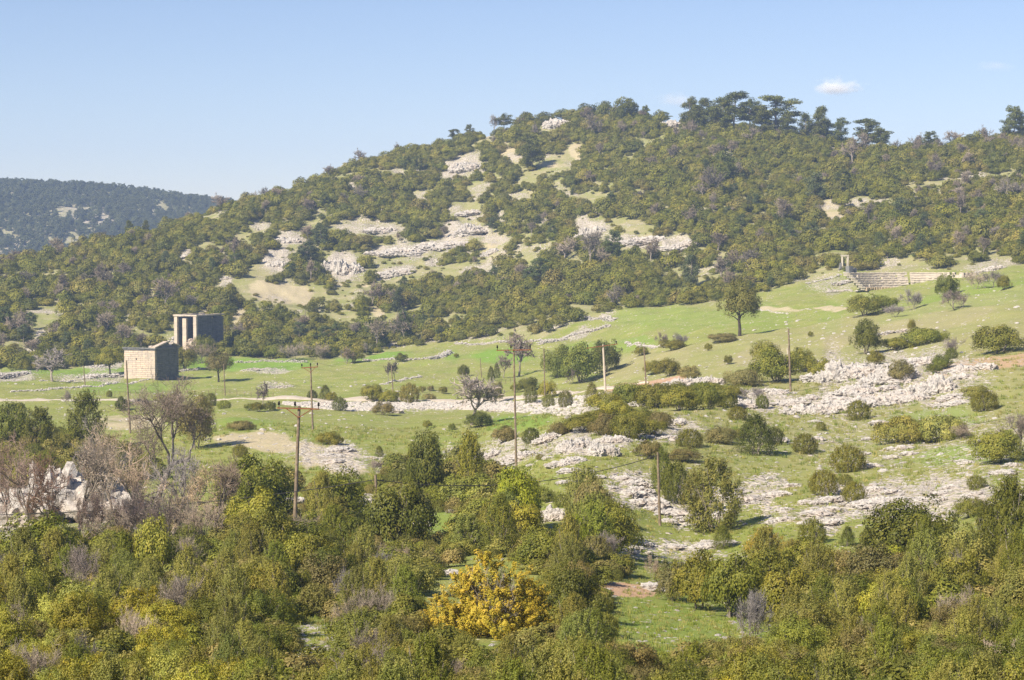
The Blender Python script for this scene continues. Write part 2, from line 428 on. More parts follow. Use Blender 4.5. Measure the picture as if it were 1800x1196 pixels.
# ------------------------------------------------------------------ ground material
def ground_mat():
    m, nt, ns, ls, out = new_mat("ground")
    geo = N(ns, "ShaderNodeNewGeometry"); v = geo.outputs['Position']
    a1 = N(ns, "ShaderNodeAttribute"); a1.attribute_name = "zone"      # rock, soil, dry
    a2 = N(ns, "ShaderNodeAttribute"); a2.attribute_name = "zone2"     # lush, red, hill
    s1 = N(ns, "ShaderNodeSeparateColor"); ls.new(a1.outputs['Color'], s1.inputs[0])
    s2 = N(ns, "ShaderNodeSeparateColor"); ls.new(a2.outputs['Color'], s2.inputs[0])
    rock, soil, dry = s1.outputs; lush, red, hill = s2.outputs
    nf = noise_n(ns, ls, v, 1.6, 6, 0.7)
    nm = noise_n(ns, ls, v, 0.16, 5, 0.65)
    nb = noise_n(ns, ls, v, 0.035, 4, 0.6)
    nx = noise_n(ns, ls, v, 7.0, 4, 0.7)
    green = mixc(ns, ls, ramp(ns, ls, nm, 0.35, 0.68), (0.195, 0.255, 0.038), (0.290, 0.305, 0.075))
    green = mixc(ns, ls, mth(ns, ls, 'MULTIPLY', ramp(ns, ls, nf, 0.45, 0.72), 0.5), green, (0.35, 0.32, 0.12))
    green = mixc(ns, ls, mth(ns, ls, 'MULTIPLY', ramp(ns, ls, nb, 0.45, 0.65), 0.35), green, (0.28, 0.25, 0.10))
    green = mixc(ns, ls, mth(ns, ls, 'MULTIPLY', ramp(ns, ls, nx, 0.5, 0.7), 0.35), green, (0.14, 0.16, 0.035))
    green = mixc(ns, ls, mth(ns, ls, 'MULTIPLY', lush, 0.95, clamp=True), green, (0.160, 0.290, 0.025))
    dryc = mixc(ns, ls, nf, (0.38, 0.31, 0.185), (0.30, 0.285, 0.13))
    c = mixc(ns, ls, mth(ns, ls, 'MULTIPLY', mth(ns, ls, 'ADD', dry, mth(ns, ls, 'MULTIPLY', nm, 0.35)), 0.75, clamp=True), green, dryc)
    hillc = mixc(ns, ls, ramp(ns, ls, nm, 0.3, 0.7), (0.22, 0.24, 0.07), (0.40, 0.34, 0.21))
    c = mixc(ns, ls, mth(ns, ls, 'MULTIPLY', hill, 0.75), c, hillc)
    soilc = mixc(ns, ls, ramp(ns, ls, nf, 0.35, 0.65), (0.54, 0.44, 0.30), (0.40, 0.36, 0.20))
    c = mixc(ns, ls, ramp(ns, ls, mth(ns, ls, 'ADD', mth(ns, ls, 'MULTIPLY', soil, 1.0), mth(ns, ls, 'MULTIPLY', mth(ns, ls, 'SUBTRACT', mth(ns, ls, 'ADD', nf, mth(ns, ls, 'MULTIPLY', nm, 1.2)), 1.1), 1.3)), 0.3, 0.75), c, soilc)
    redc = mixc(ns, ls, nf, (0.46, 0.26, 0.15), (0.52, 0.38, 0.26))
    c = mixc(ns, ls, ramp(ns, ls, mth(ns, ls, 'ADD', red, mth(ns, ls, 'MULTIPLY', mth(ns, ls, 'SUBTRACT', nf, 0.5), 0.9)), 0.3, 0.65), c, redc)
    # small pale stones lying everywhere, closer together on the rocky patches
    hts = []
    cam_y = N(ns, "ShaderNodeSeparateXYZ"); ls.new(v, cam_y.inputs[0])
    for scale, dens, k2 in ((3.2, 0.035, 0.26), (1.25, 0.02, 0.30)):
        vo = N(ns, "ShaderNodeTexVoronoi"); vo.inputs['Scale'].default_value = scale
        wv = N(ns, "ShaderNodeVectorMath"); wv.operation = 'ADD'
        ls.new(v, wv.inputs[0])
        nn = N(ns, "ShaderNodeTexNoise"); nn.inputs['Scale'].default_value = scale * 2.5; ls.new(v, nn.inputs['Vector'])
        sc2 = N(ns, "ShaderNodeVectorMath"); sc2.operation = 'SCALE'; sc2.inputs['Scale'].default_value = 0.35 / scale
        ls.new(nn.outputs['Color'], sc2.inputs[0]); ls.new(sc2.outputs[0], wv.inputs[1])
        ls.new(wv.outputs[0], vo.inputs['Vector'])
        rc = N(ns, "ShaderNodeSeparateColor"); ls.new(vo.outputs['Color'], rc.inputs[0])
        thr = mth(ns, ls, 'ADD', dens * 3, mth(ns, ls, 'MULTIPLY', rock, 1.1))
        thr = mth(ns, ls, 'ADD', thr, mth(ns, ls, 'MULTIPLY', ramp(ns, ls, nm, 0.45, 0.7), 0.16))
        thr = mth(ns, ls, 'SUBTRACT', thr, mth(ns, ls, 'MULTIPLY', lush, 0.07))
        pick = mth(ns, ls, 'LESS_THAN', rc.outputs[0], thr)
        rad = mth(ns, ls, 'MULTIPLY_ADD', rc.outputs[1], 0.34, 0.16)
        rad = mth(ns, ls, 'ADD', rad, mth(ns, ls, 'MULTIPLY', rock, k2))
        st = mth(ns, ls, 'LESS_THAN', vo.outputs['Distance'], rad)
        msk = mth(ns, ls, 'MULTIPLY', st, pick)
        stc = mixc(ns, ls, rc.outputs[2], (0.64, 0.58, 0.50), (0.48, 0.41, 0.34))
        stc = mixc(ns, ls, ramp(ns, ls, nx, 0.5, 0.7), stc, (0.36, 0.32, 0.27))
        c = mixc(ns, ls, msk, c, stc)
        hts.append(mth(ns, ls, 'MULTIPLY', mth(ns, ls, 'MULTIPLY', msk, mth(ns, ls, 'SUBTRACT', 0.7, vo.outputs['Distance'])), 0.6 / scale))
    p = N(ns, "ShaderNodeBsdfPrincipled"); p.inputs['Roughness'].default_value = 0.95; p.inputs['Specular IOR Level'].default_value = 0.1
    ls.new(c, p.inputs['Base Color'])
    bp = N(ns, "ShaderNodeBump"); bp.inputs['Strength'].default_value = 1.0; bp.inputs['Distance'].default_value = 1.0
    h = mth(ns, ls, 'ADD', hts[0], hts[1])
    h = mth(ns, ls, 'ADD', h, mth(ns, ls, 'MULTIPLY', nx, 0.05))
    h = mth(ns, ls, 'ADD', h, mth(ns, ls, 'MULTIPLY', nf, 0.14))
    ls.new(h, bp.inputs['Height']); ls.new(bp.outputs[0], p.inputs['Normal'])
    ls.new(p.outputs[0], out.inputs[0])
    return m
M_GROUND = ground_mat()

# ------------------------------------------------------------------ terrain mesh
def zone_at(x, y, z):
    px, py = project(x, y, z)
    return px, py
# upper edge of the fields: above it the wooded hill begins
EDGE = [(-600,652),(0,650),(60,652),(200,640),(300,618),(420,628),(500,632),(640,628),(700,612),(800,600),(960,592),(1000,572),(1100,542),(1250,534),(1400,500),(1480,478),(1700,476),(1800,468),(2600,440)]
ex, ey = zip(*EDGE)
def build_terrain():
    u = np.concatenate([np.linspace(-0.6, -0.262, 36)[:-1], np.linspace(-0.262, 0.262, 620), np.linspace(0.262, 0.6, 36)[1:]])
    y1 = np.exp(np.arange(math.log(5), math.log(36), 0.03))
    y2 = np.exp(np.arange(math.log(36), math.log(1120), 0.0036))
    y3 = np.exp(np.arange(math.log(1120), math.log(2800), 0.008))
    y = np.concatenate([y1, y2, y3])
    Y, U = np.meshgrid(y, u, indexing='ij')
    X = U * Y
    x, yy = X.ravel(), Y.ravel()
    zb = base_h(x, yy)
    px, py = project(x, yy, zb)
    pf = patch_field(px, py, x, yy, HILL_CLEAR)
    ff = patch_field(px, py, x, yy, FIELD_PATCH)
    hill = np.clip((np.interp(px, ex, ey) + 3 - py) / 6, 0, 1) * (yy > 480)
    hill = np.where(yy > 1100, 1, hill)
    z = {}
    for t in (R_, S_, D_, L_, E_):
        z[t] = np.where(yy < 1100, np.where(hill > 0.5, pf[t], 0) + np.where(hill < 0.8, ff[t], 0), 0)
    mtn = yy > 1200
    z[R_] = np.where(mtn, np.clip((fbm(x / 60, yy / 60, 5, 77) - 0.5) * 5, 0, 0.9), z[R_])
    z[R_] = np.clip(z[R_], 0, 1)
    z[R_] = np.where(mtn, .35 + .6 * z[R_], z[R_])
    z[D_] = np.where(mtn, .6, z[D_])
    # rock shows through here and there on the hill
    hr = np.clip((fbm(x / 14, yy / 14, 4, 31) - 0.56) * 5, 0, 0.8) * hill * (~mtn)
    z[R_] = np.maximum(z[R_], hr)
    z[D_] = np.maximum(z[D_], np.clip((px - 1000) / 400, 0, 0.45) * np.clip((yy - 165) / 60, 0, 1) * (yy < 450))
    zz = zb + rough(x, yy, z[R_] * np.where(mtn, 0.5, 0.8))
    V = np.stack([x, yy, zz], 1)
    nr, nc = Y.shape
    idx = np.arange(nr * nc).reshape(nr, nc)
    F = np.stack([idx[:-1, :-1], idx[:-1, 1:], idx[1:, 1:], idx[1:, :-1]], -1).reshape(-1, 4)
    me = mesh("ground", V, F, M_GROUND, smooth=True)
    for nm_, ch in (("zone", (z[R_], z[S_], z[D_])), ("zone2", (np.clip(z[L_], 0, 1), z[E_], hill))):
        a = me.attributes.new(nm_, 'FLOAT_COLOR', 'POINT')
        arr = np.ones((len(V), 4), np.float32)
        for i, cc in enumerate(ch): arr[:, i] = cc
        a.data.foreach_set("color", arr.ravel())
    o = link("ground", me)
    tag(o, kind='structure')
    # horizon table for culling
    return o
build_terrain()

# running horizon per direction, to leave out what no one sees
HZ = np.maximum.accumulate(ZT / YG[None, :], axis=1)
def seen(x, y, ztop):
    u = np.clip(x / y, -0.619, 0.619)
    i = np.clip(((u + 0.62) / 0.002).astype(int), 0, 620)
    j = np.clip(((np.log(y - np.minimum(6, y * .05)) - LY0) / DLY).astype(int), 0, 1399)
    return (ztop / y) > HZ[i, j] - 0.0015

# ------------------------------------------------------------------ plant prototypes (unit size: crown half-width 1)
def oak_crown(seed, n_clump, n_leaf, leaf, height=1.5, base=0.0, lump=0.25, rc=(0.24, 0.46), jag=0.25):
    rng = np.random.default_rng(seed)
    d = rng.normal(size=(n_clump * 3, 3)); d = nrm(d); d = d[d[:, 2] > -0.25][:n_clump]
    rcs = rng.uniform(*rc, len(d))
    k_ = 1 + rng.uniform(-lump, lump, (len(d), 1))
    mid = base + (height - base) * 0.42
    hz = (height - mid)
    c = d * (1 - rcs[:, None] * 0.75) * k_
    c[:, 2] = mid + np.where(c[:, 2] > 0, c[:, 2] * hz, c[:, 2] * (mid - base) * 1.6)
    c = np.vstack([c, [[0, 0, mid]], [[0.1, -.15, mid * 1.2]]]); rcs = np.append(rcs, [0.6, .5])
    w = rcs ** 2; w /= w.sum()
    n = int(n_leaf * 1.5)
    ci = rng.choice(len(c), n, p=w)
    ld = rng.normal(size=(n, 3)); out = nrm(c[ci] - np.array([0, 0, mid * 0.6]) + 1e-6)
    ld = nrm(ld + out * 0.7)
    rr = rcs[ci] * (1 + jag * rng.uniform(-1, 0.6, n))
    P = c[ci] + ld * rr[:, None] * np.array([1, 1, 0.85])
    ok = P[:, 2] > base + 0.01
    P, ld, ci = P[ok][:n_leaf], ld[ok][:n_leaf], ci[ok][:n_leaf]
    nn = nrm(ld * .75 + out[ok][:n_leaf] * .6 + rng.normal(size=P.shape) * 0.36)
    V, F = cards(P, nn, leaf * rng.uniform(0.6, 1.3, len(P)), rng, 0.6)
    cl_t = rng.uniform(0, 1, len(c))
    t = np.clip(0.5 * rng.uniform(0, 1, len(P)) + 0.5 * cl_t[ci], 0, 1)
    return V, F, t
def spray_crown(seed, n_spray, n_leaf, leaf, height=2.0, prof='cone', spread=0.35, slen=0.35, loose=0.0, thick=0.18):
    """juniper: many upright feathery shoots filling a cone, egg or loose outline"""
    rng = np.random.default_rng(seed)
    t = rng.uniform(0, 1, n_spray) ** 0.9
    if prof == 'cone': R = 1.15 * (1 - t) ** 0.55 * (0.5 + 0.5 * np.clip(t / 0.12, 0, 1))
    elif prof == 'egg': R = np.sqrt(np.clip(1 - (np.maximum(t - 0.3, 0) / 0.7) ** 2, 0, 1)) * (0.75 + 0.25 * np.clip(t / 0.3, 0, 1))
    else: R = (1 - t ** 1.6) ** 0.6 * (0.5 + 0.5 * np.clip(t / 0.3, 0, 1))
    a = rng.uniform(0, 2 * math.pi, n_spray)
    q = rng.uniform(0.45, 1, n_spray) ** 0.5
    lobes = 1 + loose * (np.sin(a * 3 + seed) * 0.5 + np.sin(a * 5 + t * 9) * 0.5)
    r = R * q * lobes
    B = np.stack([r * np.cos(a), r * np.sin(a), t * height * 0.93], 1)
    D = np.stack([np.cos(a) * spread, np.sin(a) * spread, np.full(n_spray, 1.0)], 1) + rng.normal(size=(n_spray, 3)) * (0.18 + loose * 0.5)
    D = nrm(D)
    L = slen * rng.uniform(0.5, 1.2, n_spray) * (1 - 0.35 * t)
    ci = rng.integers(0, n_spray, n_leaf)
    s = rng.uniform(-0.4, 1, n_leaf)
    rad = thick * L[ci] * np.sqrt(np.clip(1 - np.abs(s) ** 2, 0.03, 1)) * 1.6
    side = nrm(rng.normal(size=(n_leaf, 3)))
    P = B[ci] + D[ci] * (s * L[ci])[:, None] + side * rad[:, None]
    P[:, 2] = np.abs(P[:, 2])
    outw = nrm(np.stack([P[:, 0], P[:, 1], P[:, 2] * 0.5], 1))
    nn = nrm(side * 0.6 + outw * 0.9 + rng.normal(size=P.shape) * 0.3)
    V, F = cards(P, nn, leaf * rng.uniform(0.6, 1.4, n_leaf), rng, 0.42, along=D[ci] + rng.normal(size=P.shape) * 0.4)
    st = rng.uniform(0, 1, n_spray)
    return V, F, np.clip(0.45 * rng.uniform(0, 1, n_leaf) + 0.35 * st[ci] + 0.2 * np.clip(s, 0, 1), 0, 1)
def branch_tree(seed, height=3.0, trunk=0.35, levels=5, kids=(5, 5, 5, 6), spread=0.75, stems=1, r0=0.055, lean=(0, 0), twig=0.004, up=0.25):
    """bare crown and limbs; returns trunk-limb geometry and twig geometry"""
    rng = np.random.default_rng(seed)
    big, tw, tt = [], [], []
    def grow(p, d, L, r, lev):
        n = 4 if lev < 2 else 3
        pts, q, dd = [p], p, d
        for _ in range(n):
            dd = dd + rng.normal(size=3) * (0.16 + 0.05 * lev); dd[2] += 0.05 * up * 4
            dd = dd / np.linalg.norm(dd)
            q = q + dd * L / n; pts.append(q)
        pts = np.array(pts)
        rr = np.linspace(r, max(r * 0.55, twig * .6), n + 1)
        if lev <= 1: big.append(tube(pts, rr, 6))
        elif lev == 2: big.append(tube(pts, rr, 4))
        else: tw.append(tube(pts, rr, 3)); tt.append(rng.uniform(0, 1))
        if lev >= levels: return
        nk = kids[min(lev, len(kids) - 1)]
        for i in range(nk):
            f = rng.uniform(0.35, 1.0) if lev else rng.uniform(0.75, 1.0)
            if i == 0: f = 1.0
            k_ = min(int(f * n), n - 1)
            b = pts[k_] + (pts[k_ + 1] - pts[k_]) * (f * n - k_)
            side = rng.normal(size=3); side -= side.dot(dd) * dd; side /= np.linalg.norm(side)
            sp = spread * rng.uniform(0.5, 1.3) * (0.4 if i == 0 else 1)
            nd = dd + side * sp; nd[2] += up; nd /= np.linalg.norm(nd)
            grow(b, nd, L * rng.uniform(0.55, 0.85), max(r * 0.55 * (1.15 if i == 0 else 0.9), twig), lev + 1)
    for s in range(stems):
        a = rng.uniform(0, 6.28)
        d0 = np.array([lean[0] + (0.55 * math.cos(a) if stems > 1 else 0), lean[1] + (0.55 * math.sin(a) if stems > 1 else 0), 1.0])
        d0 /= np.linalg.norm(d0)
        grow(np.array([0.12 * math.cos(a) * (stems > 1), 0.12 * math.sin(a) * (stems > 1), -0.05]), d0, height * trunk * (rng.uniform(.8, 1.2) if stems > 1 else 1), r0, 0)
    bg = cat_geo(big)
    tg = cat_geo(tw) if tw else None
    sf = 1.0
    zmax = max(bg[0][:, 2].max(), tg[0][:, 2].max() if tg else 0)
    sf = height / zmax
    bg = (bg[0] * sf, bg[1]); tg = (tg[0] * sf, tg[1])
    fpt = len(tg[1]) // max(len(tt), 1)
    return bg, tg, np.repeat(tt, fpt)[:len(tg[1])]

PROTO = {}
def add_proto(key, V, F, t, mat, part_name):
    PROTO.setdefault(key, []).append(mesh(part_name, V, F, mat, t))
for i in range(6):
    add_proto('oak_near', *oak_crown(100 + i, 110, 17000, 0.028, 1.35 + .1 * (i % 3), lump=0.38, rc=(0.10, 0.27), jag=.5), M_LEAF, 'foliage')
    add_proto('oak_mid', *oak_crown(200 + i, 64, 9500, 0.038, 1.3 + .12 * (i % 3), lump=0.33, rc=(0.15, 0.36), jag=.32), M_LEAF, 'foliage')
    add_proto('oak_far', *oak_crown(300 + i, 26, 2200, 0.075, 1.3 + .12 * (i % 3), lump=0.3), M_LEAF, 'foliage')
for i in range(3):
    add_proto('mat_mid', *oak_crown(350 + i, 46, 9000, 0.034, 0.75, lump=0.3, rc=(0.18, 0.3)), M_LEAF, 'foliage')
for i in range(5):
    add_proto('jun_round', *spray_crown(400 + i, 420, 11000, 0.034, 1.55, 'egg', 0.35, 0.34), M_CONIF, 'foliage')
    add_proto('jun_cone', *spray_crown(500 + i, 420, 11000, 0.036, 2.5, 'cone', 0.22, 0.5), M_CONIF, 'foliage')
    add_proto('jun_loose', *spray_crown(600 + i, 170, 13000, 0.036, 2.2, 'loose', 0.6, 0.55, loose=0.35, thick=0.22), M_CONIF, 'foliage')
    add_proto('jun_point', *spray_crown(750 + i, 330, 16000, 0.030, 2.3, 'cone', 0.28, 0.45, loose=.15, thick=.2), M_CONIF, 'foliage')
    add_proto('jun_near', *spray_crown(700 + i, 300, 17000, 0.026, 1.9, 'loose', 0.4, 0.45, loose=0.2, thick=0.2), M_CONIF, 'foliage')
# bare scrub: stems and twigs
PB = {'bare_shrub': [], 'bare_tree': [], 'bare_far': []}
for i in range(4):
    bg, tg, tt = branch_tree(800 + i, 1.7, 0.42, 4, (4, 4, 5, 5), 0.7, stems=5, r0=0.022, twig=0.006)
    PB['bare_shrub'].append((mesh('stems', *bg, M_BARK, smooth=True), mesh('twigs', *tg, M_TWIG, tt)))
for i in range(4):
    bg, tg, tt = branch_tree(850 + i, 2.4, 0.30, 5, (4, 4, 4, 5), 0.85, stems=1, r0=0.055, twig=0.0042, up=0.16)
    PB['bare_tree'].append((mesh('trunk', *bg, M_BARK, smooth=True), mesh('twigs', *tg, M_TWIG, tt)))
for i in range(3):
    bg, tg, tt = branch_tree(880 + i, 2.0, 0.3, 4, (5, 4, 5, 6), 0.85, stems=1, r0=0.05, twig=0.011, up=0.16)
    PB['bare_far'].append((mesh('trunk', *bg, M_BARK, smooth=True), mesh('twigs', *tg, M_TWIG, tt)))
# a few woody stems under a shrub
STEMS = []
for i in range(3):
    rng = np.random.default_rng(900 + i); gs = []
    for s in range(7):
        a = rng.uniform(0, 6.28); L = rng.uniform(0.7, 1.1)
        pts = [(0.08 * math.cos(a), 0.08 * math.sin(a), -0.12), (0.2 * math.cos(a), 0.2 * math.sin(a), 0.3 * L), (0.42 * math.cos(a + .3), 0.42 * math.sin(a + .3), 0.65 * L), (0.6 * math.cos(a + .2), 0.6 * math.sin(a + .2), 0.95 * L)]
        gs.append(tube(pts, [0.03, 0.024, 0.016, 0.008], 5))
    for s in range(34):
        d = rng.normal(size=3); d[2] = abs(d[2]) * 1.1; d /= np.linalg.norm(d); q0 = d * .72 * [1, 1, 1.2]; q1 = d * rng.uniform(.92, 1.08) * [1, 1, 1.15] + rng.normal(size=3) * .05
        gs.append(tube([q0, (q0 + q1) / 2 + rng.normal(size=3) * .03, q1], [.007, .005, .003], 3))
    STEMS.append(mesh('stems', *cat_geo(gs), M_BARK, smooth=True))
TRUNKS = []
for i in range(3):
    rng = np.random.default_rng(930 + i); gs = [tube([(0, 0, -.2), (.02, 0, .4), (-.03, .02, .9), (.02, 0, 1.5)], [0.10, 0.08, 0.065, 0.03], 8)]
    for s in range(6):
        a = rng.uniform(0, 6.28); z0 = rng.uniform(.5, 1.2)
        gs.append(tube([(0, 0, z0), (.3 * math.cos(a), .3 * math.sin(a), z0 + .25), (.6 * math.cos(a), .6 * math.sin(a), z0 + .4)], [.035, .025, .012], 5))
    TRUNKS.append(mesh('trunk', *cat_geo(gs), M_DARKBARK, smooth=True))

OLIVE = (0.135, 0.135, 0.028); DARK = (0.078, 0.088, 0.018); YELG = (0.165, 0.162, 0.030); GREY = (0.150, 0.148, 0.042)
MIDG = (0.105, 0.118, 0.024); BLUEG = (0.120, 0.135, 0.038); OCHRE = (0.21, 0.165, 0.040); BROWN = (0.138, 0.124, 0.050)
LIME = (0.155, 0.175, 0.025); MAUVE = (0.165, 0.148, 0.145); TAN = (0.205, 0.175, 0.145); REDTW = (0.175, 0.138, 0.12)
def jit(c, rng, a=0.12):
    f = 1 + rng.uniform(-a, a); g = rng.uniform(-a, a) * 0.5
    return (max(0, c[0] * f * (1 + g)), c[1] * f, c[2] * f * (1 - g), 1)
_pc = {}
def pick(key):
    _pc[key] = _pc.get(key, -1) + 1
    L = PROTO.get(key) or PB.get(key)
    return L[_pc[key] % len(L)]
def plant(kind, loc, w, h, color, label, cat, group=None, name='shrub', rng=RNG, sink=0.03):
    """w, h in metres"""
    loc = Vector(loc) - Vector((0, 0, sink * h))
    root = empty(name, loc, rng.uniform(0, 6.28))
    tag(root, label, cat, group)
    if kind in PB:
        a, b = pick(kind)
        z = max(v.co.z for v in a.vertices) if False else {'bare_shrub': 1.7, 'bare_tree': 2.4, 'bare_far': 2.0}[kind]
        wx = {'bare_shrub': 1.25, 'bare_tree': 1.15, 'bare_far': 1.0}[kind]
        for me, nm_ in ((a, a.name.split('.')[0]), (b, 'twigs')):
            o = link(nm_, me, root); o.scale = (w / 2 / wx, w / 2 / wx, h / z); o.color = jit(color, rng)
    else:
        me = pick(kind)
        hz = {'oak_near': 1.5, 'oak_mid': 1.5, 'oak_far': 1.5, 'mat_mid': 0.8, 'jun_round': 1.75, 'jun_cone': 2.6, 'jun_loose': 2.4, 'jun_near': 2.1, 'jun_point': 2.5}[kind]
        o = link('foliage', me, root); o.scale = (w / 2, w / 2, h / hz); o.color = jit(color, rng)
        s = link('stems', STEMS[rng.integers(3)], root); s.scale = (w / 2, w / 2, h / 1.25)
    return root
def plant_px(kind, px, py, wpx, hpx, color, label, cat, group=None, name='shrub', Y=None):
    p = at(px, py) if Y is None else at_depth(px, Y)
    m_ = mpp(p.y)
    return plant(kind, p, wpx * m_, hpx * m_ * 1.03, color, label, cat, group, name)

# ------------------------------------------------------------------ pines
def pine_proto(seed, layers=7, top=0.95, low=0.35, width=0.42, n_leaf=9000, flat=0.62, leaf=0.019):
    rng = np.random.default_rng(seed)
    tr = [(0, 0, -.04)]; bend = rng.normal(size=2) * 0.03
    for q in (0.3, 0.6, 0.85, top): tr.append((bend[0] * q * 3 + rng.normal() * .008, bend[1] * q * 3, q))
    gs = [tube(tr, [0.024, 0.02, 0.016, 0.011, 0.004], 6)]
    C, Rc = [], []
    for l in range(layers):
        f = l / (layers - 1); z = low + (top - low) * f + rng.normal() * .02
        wd = width * (math.sin(math.pi * (0.28 + 0.62 * f)) ** 0.8) * rng.uniform(0.7, 1.15)
        for b in range(int(4 + 2 * (1 - f))):
            z = low + (top - low) * f + rng.normal() * .035
            a = rng.uniform(0, 6.28); L = wd * rng.uniform(0.55, 1.1)
            e = np.array([bend[0] * z * 3 + math.cos(a) * L, math.sin(a) * L, z + 0.05 * rng.normal() * .6 + L * 0.12])
            gs.append(tube([(bend[0] * z * 3, bend[1] * z * 3, z - .02), (e[0] * .55, e[1] * .55, z - 0.0), tuple(e - [0, 0, .012])], [.008, .006, .003], 4))
            C.append(e); Rc.append(rng.uniform(0.07, 0.125)); C.append(e * [0.6, 0.6, 1] + [rng.normal() * .04, 0, rng.normal() * .03]); Rc.append(rng.uniform(0.07, 0.12)); C.append(e * [0.8, 0.85, 1] + [0, 0, rng.uniform(-.03, .07)]); Rc.append(rng.uniform(0.05, 0.1))
    C.append(np.array([tr[-1][0], tr[-1][1], top + .02])); Rc.append(0.08)
    C, Rc = np.array(C), np.array(Rc)
    ci = rng.integers(0, len(C), n_leaf); d = nrm(rng.normal(size=(n_leaf, 3)))
    P = C[ci] + d * Rc[ci][:, None] * np.array([1.15, 1.15, flat]) * rng.uniform(.5, 1.1, (n_leaf, 1))
    V, F = cards(P, nrm(d * [0.5, 0.5, 1] + rng.normal(size=P.shape) * .6 + [0, 0, .4]), leaf * rng.uniform(.6, 1.4, n_leaf), rng, .5)
    t = rng.uniform(0, 1, len(C))[ci] * .5 + .5 * rng.uniform(0, 1, n_leaf)
    return mesh('trunk', *cat_geo(gs), M_BARK, smooth=True), mesh('crown', V, F, M_CONIF, t)
PINES = [pine_proto(1000 + i, (8, 8, 7, 9, 6)[i], .95, (.30, .22, .36, .12, .45)[i], (.44, .36, .5, .32, .42)[i], flat=(.6, .75, .5, .9, .7)[i]) for i in range(5)]
PINE_C = (0.085, 0.096, 0.030)
def pine(i, p, h, w, label, group=None, name='pine_tree', color=PINE_C):
    r = tag(empty(name, p, random.uniform(0, 6.28)), label, 'tree', group)
    a, b = PINES[i % 5]
    for me, nm_ in ((a, 'trunk'), (b, 'crown')):
        o = link(nm_, me, r); o.scale = (w / 0.95, w / 0.95, h); o.color = jit(color, RNG, .1)
    return r

# ------------------------------------------------------------------ rocks
def craggy(seed, sub=4, amp=0.5, sx=1.0, sy=0.9, sz=0.75, jag=0.24):
    V, F = ico(sub)
    off = Vector((seed * 7.3, seed * 3.1, seed * 1.7)); W = np.empty_like(V)
    for i, v in enumerate(V):
        q = Vector(v)
        r = mnoise.ridged_multi_fractal(q * 1.1 + off, 0.9, 2.1, 5, 1.0, 2.0) * 0.28
        c = mnoise.voronoi(q * 1.7 + off)[0]
        g = mnoise.fractal(Vector((q.x * 3.4, q.y * 3.4, q.z * 1.2)) + off, 1.0, 2.0, 4)
        c2 = mnoise.voronoi(q * 4.3 + off)[0]
        s = 0.60 + amp * (r + 0.45 * (c[1] - c[0])) + jag * g + 0.30 * min(c2[1] - c2[0], .35) - .05
        W[i] = np.array(v) * s
        W[i][2] = W[i][2] * (1 + .25 * g)
    W *= np.array([sx, sy, sz])
    return W, F
CRAG = [craggy(i, 4) for i in range(7)]
CRAGL = [craggy(20 + i, 2, 0.4, jag=.2) for i in range(6)]
def lumps(items, lo=False, local=None):
    """items: (x,y,z,sx,sy,sz,rot) -> one joined mesh, coordinates relative to local"""
    gs = []
    for n_, (x, y, z, sx, sy, sz, rot) in enumerate(items):
        V, F = (CRAGL if lo else CRAG)[RNG.integers(6)]
        c, s = math.cos(rot), math.sin(rot)
        Q = np.stack([(V[:, 0] * c - V[:, 1] * s) * sx, (V[:, 0] * s + V[:, 1] * c) * sy, V[:, 2] * sz], 1) + np.array([x, y, z]) - np.array(local)
        gs.append((Q, F))
    return cat_geo(gs)
def outcrop(px, py, wpx, hpx, n, label, group='limestone outcrops', name='rock_outcrop', cat='rock', mat=None, deep=0.6, Y=None, big=1.0, slope=0.0):
    p = at(px, py) if Y is None else at_depth(px, Y)
    m_ = mpp(p.y); W, H = wpx * m_, hpx * m_
    it = []
    if n > 3: n = int(n * 2.6)
    for i in range(n):
        a = RNG.uniform(0, 6.28); q = RNG.uniform(0, 1) ** .6
        ox, oy = math.cos(a) * q * W / 2 * .85, math.sin(a) * q * W / 2 * deep
        s = (W / math.sqrt(n)) * RNG.uniform(.45, 1.1) ** 1.3 * big * 1.15
        hh = .85 * min(H * RNG.uniform(.5, 1.05) * (1 - .45 * q), s * 1.5)
        x, y = p.x + ox, p.y + oy + slope * ox
        it.append((x, y, float(hgt(x, y)[0]) + hh * .22, s, s * RNG.uniform(.6, 1), max(hh, s * .35), RNG.uniform(0, 6.28)))
    me = mesh(name, *lumps(it, local=p), mat or M_ROCK)
    return tag(link(name, me, None, p), label, cat, group)

